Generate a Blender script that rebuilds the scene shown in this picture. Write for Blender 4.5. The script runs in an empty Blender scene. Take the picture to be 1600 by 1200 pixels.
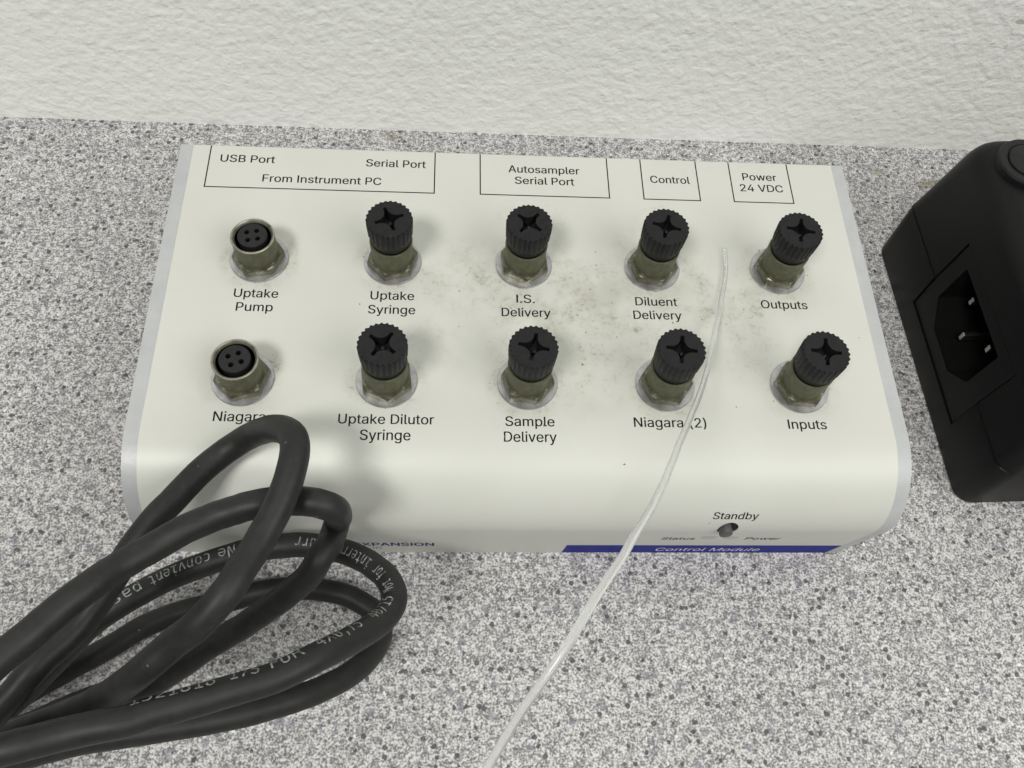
import bpy, bmesh, math, random
from mathutils import Vector, Matrix
from mathutils.geometry import delaunay_2d_cdt

# ------------------------------------------------------------------ units: all numbers below are millimetres
S = 0.001
scene = bpy.context.scene
COL = scene.collection
PI = math.pi
rnd = random.Random(7)
COUNTER_Z = -42.0          # the top of the module is z = 0
WALL_Y = 76.7

# ------------------------------------------------------------------ camera
cam_data = bpy.data.cameras.new('camera')
cam = bpy.data.objects.new('camera', cam_data)
COL.objects.link(cam)
cam.location = (-15.381*S, -109.351*S, 156.251*S)
cam.rotation_euler = (0.4761528, -0.0688793, -0.0192223)
cam_data.sensor_fit = 'HORIZONTAL'
cam_data.sensor_width = 36.0
cam_data.lens = 1371.2/1600*36
cam_data.clip_start = 0.005
cam_data.clip_end = 20
scene.camera = cam

# ------------------------------------------------------------------ room light and lamps
world = bpy.data.worlds.new('World')
scene.world = world
world.use_nodes = True
bg = world.node_tree.nodes['Background']
bg.inputs['Color'].default_value = (0.93, 0.95, 0.93, 1)
bg.inputs['Strength'].default_value = 0.14

def area(name, loc, target, sx, sy, power, color):
    l = bpy.data.lights.new(name, 'AREA')
    l.shape = 'RECTANGLE'; l.size = sx; l.size_y = sy
    l.energy = power; l.color = color
    o = bpy.data.objects.new(name, l); COL.objects.link(o)
    o.location = loc
    o.rotation_euler = (Vector(target)-Vector(loc)).to_track_quat('-Z', 'Y').to_euler()
    return o
area('area_lamp', (-0.58, -0.80, 1.50), (0, 0, 0), 0.46, 0.32, 18.6, (1.0, 0.99, 0.945))  # ceiling lamp at the front left, gives the main shadows
area('area_lamp', (0.66, -0.55, 0.85), (0.08, 0.03, 0), 0.9, 0.6, 7.7, (1.0, 0.99, 0.95))  # added low lamp, not a ceiling fitting; brightens the right of the wall

scene.view_settings.view_transform = 'Standard'
scene.view_settings.look = 'None'
scene.view_settings.exposure = 0
scene.view_settings.gamma = 1
scene.view_settings.use_curve_mapping = False

# ------------------------------------------------------------------ material helpers
class NT:
    def __init__(self, name):
        self.m = bpy.data.materials.new(name); self.m.use_nodes = True
        self.t = self.m.node_tree; self.n = self.t.nodes; self.l = self.t.links
        self.b = self.n['Principled BSDF']
    def node(self, kind, **kw):
        nd = self.n.new(kind)
        for k, v in kw.items():
            if k.startswith('_'): setattr(nd, k[1:], v)
            else: nd.inputs[k.replace('_', ' ')].default_value = v
        return nd
    def link(self, a, b): self.l.new(a, b)
    def obj(self):
        return self.n.new('ShaderNodeTexCoord').outputs['Object']
    def mapping(self, vec, scale=(1, 1, 1), loc=(0, 0, 0), rot=(0, 0, 0)):
        mp = self.n.new('ShaderNodeMapping')
        mp.inputs['Scale'].default_value = scale; mp.inputs['Location'].default_value = loc
        mp.inputs['Rotation'].default_value = rot
        self.link(vec, mp.inputs['Vector']); return mp.outputs['Vector']
    def noise(self, vec, scale, detail=2, rough=0.5, dist=0.0):
        nd = self.node('ShaderNodeTexNoise', Scale=scale, Detail=detail, Roughness=rough, Distortion=dist)
        self.link(vec, nd.inputs['Vector']); return nd.outputs['Fac']
    def voro(self, vec, scale, rand=1.0, feature='F1'):
        nd = self.node('ShaderNodeTexVoronoi', Scale=scale, Randomness=rand)
        nd.feature = feature
        self.link(vec, nd.inputs['Vector']); return nd
    def ramp(self, fac, stops, interp='LINEAR'):
        nd = self.n.new('ShaderNodeValToRGB'); nd.color_ramp.interpolation = interp
        el = nd.color_ramp.elements
        while len(el) < len(stops): el.new(0.5)
        for e, (p, c) in zip(el, stops):
            e.position = p
            e.color = (c, c, c, 1) if isinstance(c, (int, float)) else (*c, 1)
        self.link(fac, nd.inputs['Fac']); return nd.outputs['Color']
    def math(self, op, a, b=None, c=None, clamp=False):
        nd = self.n.new('ShaderNodeMath'); nd.operation = op; nd.use_clamp = clamp
        for i, v in enumerate((a, b, c)):
            if v is None: continue
            if isinstance(v, (int, float)): nd.inputs[i].default_value = v
            else: self.link(v, nd.inputs[i])
        return nd.outputs[0]
    def mix(self, fac, a, b, blend='MIX'):
        nd = self.n.new('ShaderNodeMix'); nd.data_type = 'RGBA'; nd.blend_type = blend
        for sock, v in ((nd.inputs['Factor'], fac), (nd.inputs['A'], a), (nd.inputs['B'], b)):
            pass
        ins = [i for i in nd.inputs if i.type == 'RGBA']; fs = nd.inputs[0]
        for sock, v in ((fs, fac), (ins[0], a), (ins[1], b)):
            if isinstance(v, (int, float)): sock.default_value = v
            elif isinstance(v, tuple): sock.default_value = (*v, 1)
            else: self.link(v, sock)
        return [o for o in nd.outputs if o.type == 'RGBA'][0]
    def bump(self, h, strength, dist_mm):
        nd = self.node('ShaderNodeBump', Strength=strength, Distance=dist_mm*S)
        self.link(h, nd.inputs['Height']); self.link(nd.outputs['Normal'], self.b.inputs['Normal'])
    def set(self, **kw):
        names = dict(color='Base Color', rough='Roughness', metal='Metallic', spec='Specular IOR Level',
                     coat='Coat Weight', coat_rough='Coat Roughness', ior='IOR', trans='Transmission Weight',
                     sss='Subsurface Weight', alpha='Alpha')
        for k, v in kw.items():
            s = self.b.inputs[names[k]]
            if isinstance(v, (int, float)): s.default_value = v
            elif isinstance(v, tuple): s.default_value = (*v, 1)
            else: self.link(v, s)
        return self

def simple(name, color, rough=0.5, metal=0.0, var=0.25, scale=900, spec=0.5, bump=0.0):
    t = NT(name); v = t.obj()
    n = t.noise(v, scale, 3, 0.6)
    k = t.ramp(n, [(0.3, 1-var), (0.7, 1+var*0.6)])
    c = t.mix(1.0, color, k, 'MULTIPLY')
    t.set(color=c, rough=rough, metal=metal, spec=spec)
    if bump: t.bump(n, bump, 0.05)
    return t.m

# ---- speckled laminate
def mat_counter():
    t = NT('speckled_laminate'); v = t.obj()
    n1 = t.noise(v, 2000, 2.0, 0.55)
    n2 = t.noise(t.mapping(v, loc=(3.1, 1.7, 0)), 850, 2.5, 0.55)
    f = t.math('ADD', t.math('MULTIPLY', n1, 0.60), t.math('MULTIPLY', n2, 0.40))
    base = t.ramp(f, [(0.37, (0.150, 0.149, 0.155)), (0.435, (0.215, 0.212, 0.220)), (0.495, (0.385, 0.380, 0.378)),
                      (0.55, (0.60, 0.595, 0.585)), (0.64, (0.74, 0.735, 0.725))])
    # grey-blue chips
    vb = t.voro(v, 420)
    cb = t.n.new('ShaderNodeSeparateColor'); t.link(vb.outputs['Color'], cb.inputs[0])
    warp = t.math('MULTIPLY', t.math('SUBTRACT', t.noise(v, 900, 2), 0.5), 0.55)
    db = t.math('ADD', vb.outputs['Distance'], warp)
    mb = t.math('MULTIPLY', t.math('LESS_THAN', db, 0.36), t.math('GREATER_THAN', cb.outputs[0], 0.80))
    base = t.mix(t.math('MULTIPLY', mb, 0.55), base, (0.19, 0.205, 0.245))
    # dark chips
    vd = t.voro(t.mapping(v, loc=(0.7, 0.3, 0)), 520)
    cd = t.n.new('ShaderNodeSeparateColor'); t.link(vd.outputs['Color'], cd.inputs[0])
    dd = t.math('ADD', vd.outputs['Distance'], warp)
    md = t.math('MULTIPLY', t.math('LESS_THAN', dd, 0.27), t.math('GREATER_THAN', cd.outputs[1], 0.62))
    base = t.mix(t.math('MULTIPLY', md, 0.85), base, (0.060, 0.060, 0.068))
    # white chips
    vw = t.voro(t.mapping(v, loc=(0.2, 0.9, 0)), 400)
    cw = t.n.new('ShaderNodeSeparateColor'); t.link(vw.outputs['Color'], cw.inputs[0])
    dw = t.math('ADD', vw.outputs['Distance'], warp)
    mw = t.math('MULTIPLY', t.math('LESS_THAN', dw, 0.22), t.math('GREATER_THAN', cw.outputs[2], 0.78))
    base = t.mix(t.math('MULTIPLY', mw, 0.9), base, (0.86, 0.85, 0.83))
    # old brown marks along the wall
    sep = t.n.new('ShaderNodeSeparateXYZ'); t.link(v, sep.inputs[0])
    near = t.math('MULTIPLY', t.math('GREATER_THAN', sep.outputs['Y'], 0.060), 1.0)
    st = t.ramp(t.noise(t.mapping(v, scale=(1, 2.2, 1)), 75, 3, 0.55), [(0.63, 0.0), (0.72, 1.0)])
    base = t.mix(t.math('MULTIPLY', t.math('MULTIPLY', near, st), 0.55), base, (0.24, 0.21, 0.13))
    soft = t.ramp(t.noise(v, 14, 3, 0.5), [(0.3, (0.90, 0.893, 0.902)), (0.7, (1.0, 0.99, 0.995))])
    base = t.mix(1.0, base, soft, 'MULTIPLY')
    t.set(color=base, rough=0.47, spec=0.35)
    t.bump(n1, 0.12, 0.05)
    return t.m

# ---- embossed wall covering
def mat_wall():
    t = NT('embossed_wall_paint'); v = t.obj()
    a = t.noise(t.mapping(v, scale=(0.95, 1, 1.05), rot=(0, 0.25, 0)), 400, 2.5, 0.5, 0.15)
    b = t.noise(t.mapping(v, scale=(0.85, 1, 1), rot=(0, -0.3, 0)), 190, 2, 0.5, 0.1)
    h = t.math('ADD', t.math('MULTIPLY', a, 0.7), t.math('MULTIPLY', b, 0.45))
    tone = t.ramp(t.noise(v, 30, 3, 0.5), [(0.3, (0.860, 0.868, 0.830)), (0.7, (0.884, 0.892, 0.855))])
    vs = t.voro(t.mapping(v, scale=(0.5, 1, 1)), 60)
    cs = t.n.new('ShaderNodeSeparateColor'); t.link(vs.outputs['Color'], cs.inputs[0])
    sp = t.math('MULTIPLY', t.math('LESS_THAN', vs.outputs['Distance'], 0.05), t.math('GREATER_THAN', cs.outputs[0], 0.9))
    tone = t.mix(t.math('MULTIPLY', sp, 0.5), tone, (0.2, 0.19, 0.16))
    t.set(color=tone, rough=0.55, spec=0.35)
    t.bump(h, 0.85, 0.95)
    return t.m

# ---- cream printed overlay, with grime where hands and chemicals have been
GRIME = [(2, -6, 17, 1.0), (14, -8, 13, 0.9), (-12, -4, 12, 0.7), (22, -12, 14, 1.0), (12, -24, 14, 0.6), (-18, -16, 12, 0.4), (28, 4, 10, 0.55), (36, -4, 10, 0.7),
         (44, -8, 12, 0.75), (28, -18, 9, 0.6), (-28, 4, 9, 0.3), (0, -22, 11, 0.45), (46, -20, 10, 0.5), (30, 14, 8, 0.35), (57, -6, 8, 0.25), (2, 10, 10, 0.35)]
def mat_cover():
    t = NT('cream_overlay'); v = t.obj()
    tone = t.ramp(t.noise(v, 40, 3, 0.5), [(0.3, (0.552, 0.560, 0.512)), (0.7, (0.580, 0.587, 0.543))])
    sep = t.n.new('ShaderNodeSeparateXYZ'); t.link(v, sep.inputs[0])
    total = None
    for gx, gy, r, w in GRIME:
        dx = t.math('SUBTRACT', sep.outputs['X'], gx*S); dy = t.math('SUBTRACT', sep.outputs['Y'], gy*S)
        d2 = t.math('ADD', t.math('MULTIPLY', dx, dx), t.math('MULTIPLY', dy, dy))
        g = t.math('MULTIPLY', t.math('SUBTRACT', 1.0, t.math('DIVIDE', d2, (r*S)**2), clamp=True), w)
        total = g if total is None else t.math('MAXIMUM', total, g)
    # and a dirty margin round the foot of every socket
    fx = t.math('SUBTRACT', t.math('PINGPONG', t.math('ADD', sep.outputs['X'], 70*S), 14*S), 14*S)
    fy = t.math('SUBTRACT', t.math('PINGPONG', t.math('SUBTRACT', 14.3125*S, sep.outputs['Y']), 14.3125*S), 14.3125*S)
    rr = t.math('SQRT', t.math('ADD', t.math('MULTIPLY', fx, fx), t.math('MULTIPLY', fy, fy)))
    low = t.math('MULTIPLY', t.math('GREATER_THAN', sep.outputs['Y'], -38*S), t.math('LESS_THAN', sep.outputs['Y'], 11*S))
    ringm = t.math('MULTIPLY', t.math('MULTIPLY', t.math('SUBTRACT', 1.0, t.math('DIVIDE', t.math('SUBTRACT', rr, 5.9*S), 3.2*S), clamp=True), low), 0.75)
    total = t.math('MAXIMUM', total, ringm)
    blot = t.ramp(t.noise(v, 150, 4, 0.62), [(0.42, 0.0), (0.68, 1.0)])
    fine = t.ramp(t.noise(v, 1100, 3, 0.7), [(0.50, 0.0), (0.72, 1.0)])
    amt = t.math('MULTIPLY', total, t.math('ADD', t.math('MULTIPLY', blot, 0.44), t.math('MULTIPLY', t.math('MULTIPLY', fine, blot), 1.25)))
    tone = t.mix(amt, tone, (0.27, 0.252, 0.20))
    grey = t.ramp(t.noise(t.mapping(v, loc=(0.3, 0.1, 0)), 70, 3, 0.5), [(0.50, 0.0), (0.75, 1.0)])
    tone = t.mix(t.math('MULTIPLY', t.math('MULTIPLY', total, grey), 0.60), tone, (0.34, 0.33, 0.265))
    # specks of dirt
    for k, (sc, lim, thr, op) in enumerate(((320, 0.075, 0.84, 0.75), (640, 0.12, 0.86, 0.55), (170, 0.040, 0.76, 0.85))):
        wv = t.node('ShaderNodeTexNoise', Scale=1600, Detail=2)
        t.link(v, wv.inputs['Vector'])
        vd = t.voro(t.mapping(v, loc=(k*0.37, k*0.21, 0)), sc)
        cd = t.n.new('ShaderNodeSeparateColor'); t.link(vd.outputs['Color'], cd.inputs[0])
        dd = t.math('ADD', vd.outputs['Distance'], t.math('MULTIPLY', t.math('SUBTRACT', wv.outputs['Fac'], 0.5), 0.12))
        need = t.math('SUBTRACT', thr+0.15, t.math('MULTIPLY', total, 0.35))
        m = t.math('MULTIPLY', t.math('LESS_THAN', dd, lim), t.math('GREATER_THAN', cd.outputs[0], need))
        tone = t.mix(t.math('MULTIPLY', m, op), tone, (0.07, 0.06, 0.05))
    t.set(color=tone, rough=0.40, spec=0.48)
    t.bump(t.noise(v, 1400, 2, 0.5), 0.10, 0.06)
    return t.m

def mat_grey_enamel():
    t = NT('grey_enamel'); v = t.obj()
    n = t.noise(v, 1300, 2, 0.55)
    c = t.ramp(t.noise(v, 200, 4, 0.6), [(0.3, (0.40, 0.41, 0.42)), (0.7, (0.45, 0.46, 0.465))])
    t.set(color=c, rough=0.38, spec=0.5); t.bump(n, 0.35, 0.12)
    return t.m

def mat_cable():
    t = NT('black_rubber'); v = t.obj()
    d = t.ramp(t.noise(v, 350, 4, 0.65), [(0.35, (0.0105, 0.0110, 0.0108)), (0.7, (0.0185, 0.0192, 0.0186))])
    vd = t.voro(v, 260)
    cd = t.n.new('ShaderNodeSeparateColor'); t.link(vd.outputs['Color'], cd.inputs[0])
    m = t.math('MULTIPLY', t.math('LESS_THAN', vd.outputs['Distance'], 0.06), t.math('GREATER_THAN', cd.outputs[0], 0.72))
    d = t.mix(t.math('MULTIPLY', m, 0.28), d, (0.30, 0.29, 0.27))
    scuff = t.ramp(t.noise(t.mapping(v, scale=(1, 0.35, 1), rot=(0, 0, 0.7)), 650, 4, 0.7), [(0.60, 0.0), (0.74, 0.35)])
    d = t.mix(t.math('MULTIPLY', scuff, t.ramp(t.noise(v, 60, 2, 0.5), [(0.48, 0.0), (0.62, 0.55)])), d, (0.10, 0.10, 0.095))
    r = t.ramp(t.noise(v, 120, 3, 0.6), [(0.3, 0.46), (0.7, 0.58)])
    t.set(color=d, rough=r, spec=0.38); t.bump(t.noise(v, 1500, 3, 0.6), 0.18, 0.06)
    return t.m

def mat_olive():
    t = NT('dull_olive_plating'); v = t.obj()
    n = t.noise(v, 700, 4, 0.65)
    c = t.ramp(n, [(0.3, (0.078, 0.079, 0.046)), (0.55, (0.112, 0.114, 0.070)), (0.75, (0.155, 0.156, 0.105))])
    t.set(color=c, rough=0.55, metal=0.35, spec=0.4); t.bump(n, 0.25, 0.08)
    return t.m
def mat_tarnish():
    t = NT('tarnished_plating'); v = t.obj()
    n = t.noise(v, 520, 4, 0.7)
    c = t.ramp(n, [(0.35, (0.105, 0.102, 0.066)), (0.58, (0.17, 0.166, 0.12)), (0.66, (0.36, 0.35, 0.30)), (0.76, (0.52, 0.51, 0.46))])
    t.set(color=c, rough=0.36, metal=0.75); t.bump(n, 0.3, 0.1)
    return t.m
def mat_zinc():
    t = NT('bright_zinc'); v = t.obj()
    n = t.noise(v, 380, 4, 0.65)
    c = t.ramp(n, [(0.36, (0.36, 0.36, 0.375)), (0.6, (0.54, 0.54, 0.555))])
    t.set(color=c, rough=0.34, metal=0.85); t.bump(n, 0.15, 0.06)
    return t.m
def mat_tube():
    t = NT('translucent_tubing'); v = t.obj()
    t.set(color=(0.95, 0.955, 0.95), rough=0.20, spec=0.55, trans=0.80, ior=1.33)
    return t.m

M = dict(counter=mat_counter(), wall=mat_wall(), cover=mat_cover(), enamel=mat_grey_enamel(), cable=mat_cable(),
         olive=mat_olive(), rim=simple('worn_bright_rim', (0.34, 0.33, 0.27), 0.38, 0.75, 0.5, 500), tarnish=mat_tarnish(), zinc=mat_zinc(), tube=mat_tube(),
         cap=simple('black_nylon', (0.0080, 0.0085, 0.0095), 0.50, 0, 0.35, 700, 0.30, 0.3),
         pit=simple('recess_shade_black', (0.004, 0.004, 0.004), 0.7, 0, 0.2, 900, 0.12),  # flat black, the shade of deep recesses put into the colour
         insert=simple('black_insert', (0.010, 0.0105, 0.0115), 0.45, 0, 0.2, 900, 0.35),
         ink=simple('black_ink', (0.004, 0.004, 0.004), 0.6, 0, 0.2, 900, 0.2),
         blue=simple('blue_ink', (0.022, 0.024, 0.240), 0.6, 0, 0.08, 300, 0.1),
         navy=simple('navy_ink', (0.022, 0.022, 0.16), 0.6, 0, 0.1, 300, 0.1),
         white=simple('white_ink', (0.74, 0.75, 0.80), 0.5, 0, 0.05),
         cable_ink=simple('worn_grey_ink', (0.27, 0.29, 0.28), 0.6, 0, 0.9, 1300),
         button=simple('grey_button', (0.075, 0.075, 0.078), 0.5, 0, 0.1),
         well=simple('well_shade_grey', (0.05, 0.05, 0.048), 0.6),  # dark grey standing for the unlit inside of the box
         led=simple('smoky_window', (0.43, 0.43, 0.395), 0.35, 0, 0.1),
         adapter=simple('black_adapter_plastic', (0.0025, 0.0025, 0.0028), 0.46, 0, 0.3, 1300, 0.25, 0.3),
         rubber=simple('rubber_foot', (0.008, 0.008, 0.009), 0.5, 0, 0.3, 900, 0.35, 0.2),
         pin=simple('nickel_pin', (0.62, 0.61, 0.58), 0.28, 1.0, 0.1),
         fluff=simple('pale_dust', (0.75, 0.72, 0.66), 0.8))

# ------------------------------------------------------------------ mesh helpers
def to_object(name, bm, mat, parent=None, origin=(0, 0, 0), smooth=False, angle=35):
    """bm in world millimetres -> object whose origin is the given world point (mm)."""
    o3 = Vector(origin)
    for vv in bm.verts: vv.co = (vv.co-o3)*S
    me = bpy.data.meshes.new(name); bm.normal_update(); bm.to_mesh(me); bm.free()
    me.materials.append(mat)
    if smooth:
        for pgn in me.polygons: pgn.use_smooth = True
        me.set_sharp_from_angle(angle=math.radians(angle))
    ob = bpy.data.objects.new(name, me); COL.objects.link(ob)
    if parent:
        ob.parent = parent
        ob.location = (o3-world_origin(parent))*S
    else:
        ob.location = o3*S
    ob['_'] = 0; del ob['_']
    return ob
def world_origin(o):
    v = Vector(o.location)
    while o.parent:
        o = o.parent; v = v+Vector(o.location)
    return v/S
def empty(name, loc, label, cat):
    o = bpy.data.objects.new(name, None); COL.objects.link(o)
    o.location = Vector(loc)*S; o.empty_display_size = 0.01
    o['label'] = label; o['category'] = cat
    return o
def add_box(bm, x0, x1, y0, y1, z0, z1, bevel=0, seg=2):
    r = bmesh.ops.create_cube(bm, size=1)
    for vv in r['verts']:
        vv.co = Vector(((x0+x1)/2+vv.co.x*(x1-x0), (y0+y1)/2+vv.co.y*(y1-y0), (z0+z1)/2+vv.co.z*(z1-z0)))
    if bevel:
        es = list({e for vv in r['verts'] for e in vv.link_edges})
        bmesh.ops.bevel(bm, geom=es, offset=bevel, segments=seg, profile=0.5, affect='EDGES')
def add_rings(bm, rings, close=True, cap0=True, cap1=True):
    """rings: list of lists of points, same count."""
    vr = [[bm.verts.new(q) for q in r] for r in rings]
    n = len(vr[0])
    for a, b in zip(vr[:-1], vr[1:]):
        for i in range(n if close else n-1):
            j = (i+1) % n
            bm.faces.new((a[i], a[j], b[j], b[i]))
    if cap0: bm.faces.new(vr[0][::-1])
    if cap1: bm.faces.new(vr[-1])
    return vr
def ring(cx, cy, z, r, n, ph=0.0):
    return [(cx+r*math.cos(2*PI*i/n+ph), cy+r*math.sin(2*PI*i/n+ph), z) for i in range(n)]
def add_lathe(bm, cx, cy, prof, n=64, cap0=True, cap1=True):
    return add_rings(bm, [ring(cx, cy, z, r, n) for r, z in prof], True, cap0, cap1)
def cdt_faces(outer, holes=(), extra=()):
    """triangulated flat region with holes: returns (points2d, tris)."""
    pts = []; faces = []
    def add(loop):
        base = len(pts); pts.extend([Vector(q) for q in loop]); faces.append(list(range(base, base+len(loop))))
    add(outer)
    for h in holes: add(h)
    pts.extend(Vector(q) for q in extra)
    edges = []
    for f in faces:
        edges += [(f[i], f[(i+1) % len(f)]) for i in range(len(f))]
    out = delaunay_2d_cdt(pts, edges, [], 0, 1e-5)
    vs, fs = out[0], out[2]
    def inside(pt, loop):
        c = False; j = len(loop)-1
        for i in range(len(loop)):
            xi, yi = loop[i]; xj, yj = loop[j]
            if (yi > pt.y) != (yj > pt.y) and pt.x < (xj-xi)*(pt.y-yi)/(yj-yi)+xi: c = not c
            j = i
        return c
    keep = []
    for f in fs:
        cen = sum((vs[i] for i in f), Vector((0, 0)))/len(f)
        if inside(cen, outer) and not any(inside(cen, h) for h in holes): keep.append(f)
    return vs, keep
def add_cdt(bm, outer, holes, mapf, extra=(), flip=False):
    vs, fs = cdt_faces(outer, holes, extra)
    bv = [bm.verts.new(mapf(v.x, v.y)) for v in vs]
    for f in fs:
        idx = list(f)
        a, b, c = vs[idx[0]], vs[idx[1]], vs[idx[2]]
        ccw = (b.x-a.x)*(c.y-a.y)-(b.y-a.y)*(c.x-a.x) > 0
        if ccw == flip: idx = idx[::-1]
        try: bm.faces.new([bv[i] for i in idx])
        except ValueError: pass
    loose = [v for v in bv if not v.link_faces]
    bmesh.ops.delete(bm, geom=loose, context='VERTS')

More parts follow.
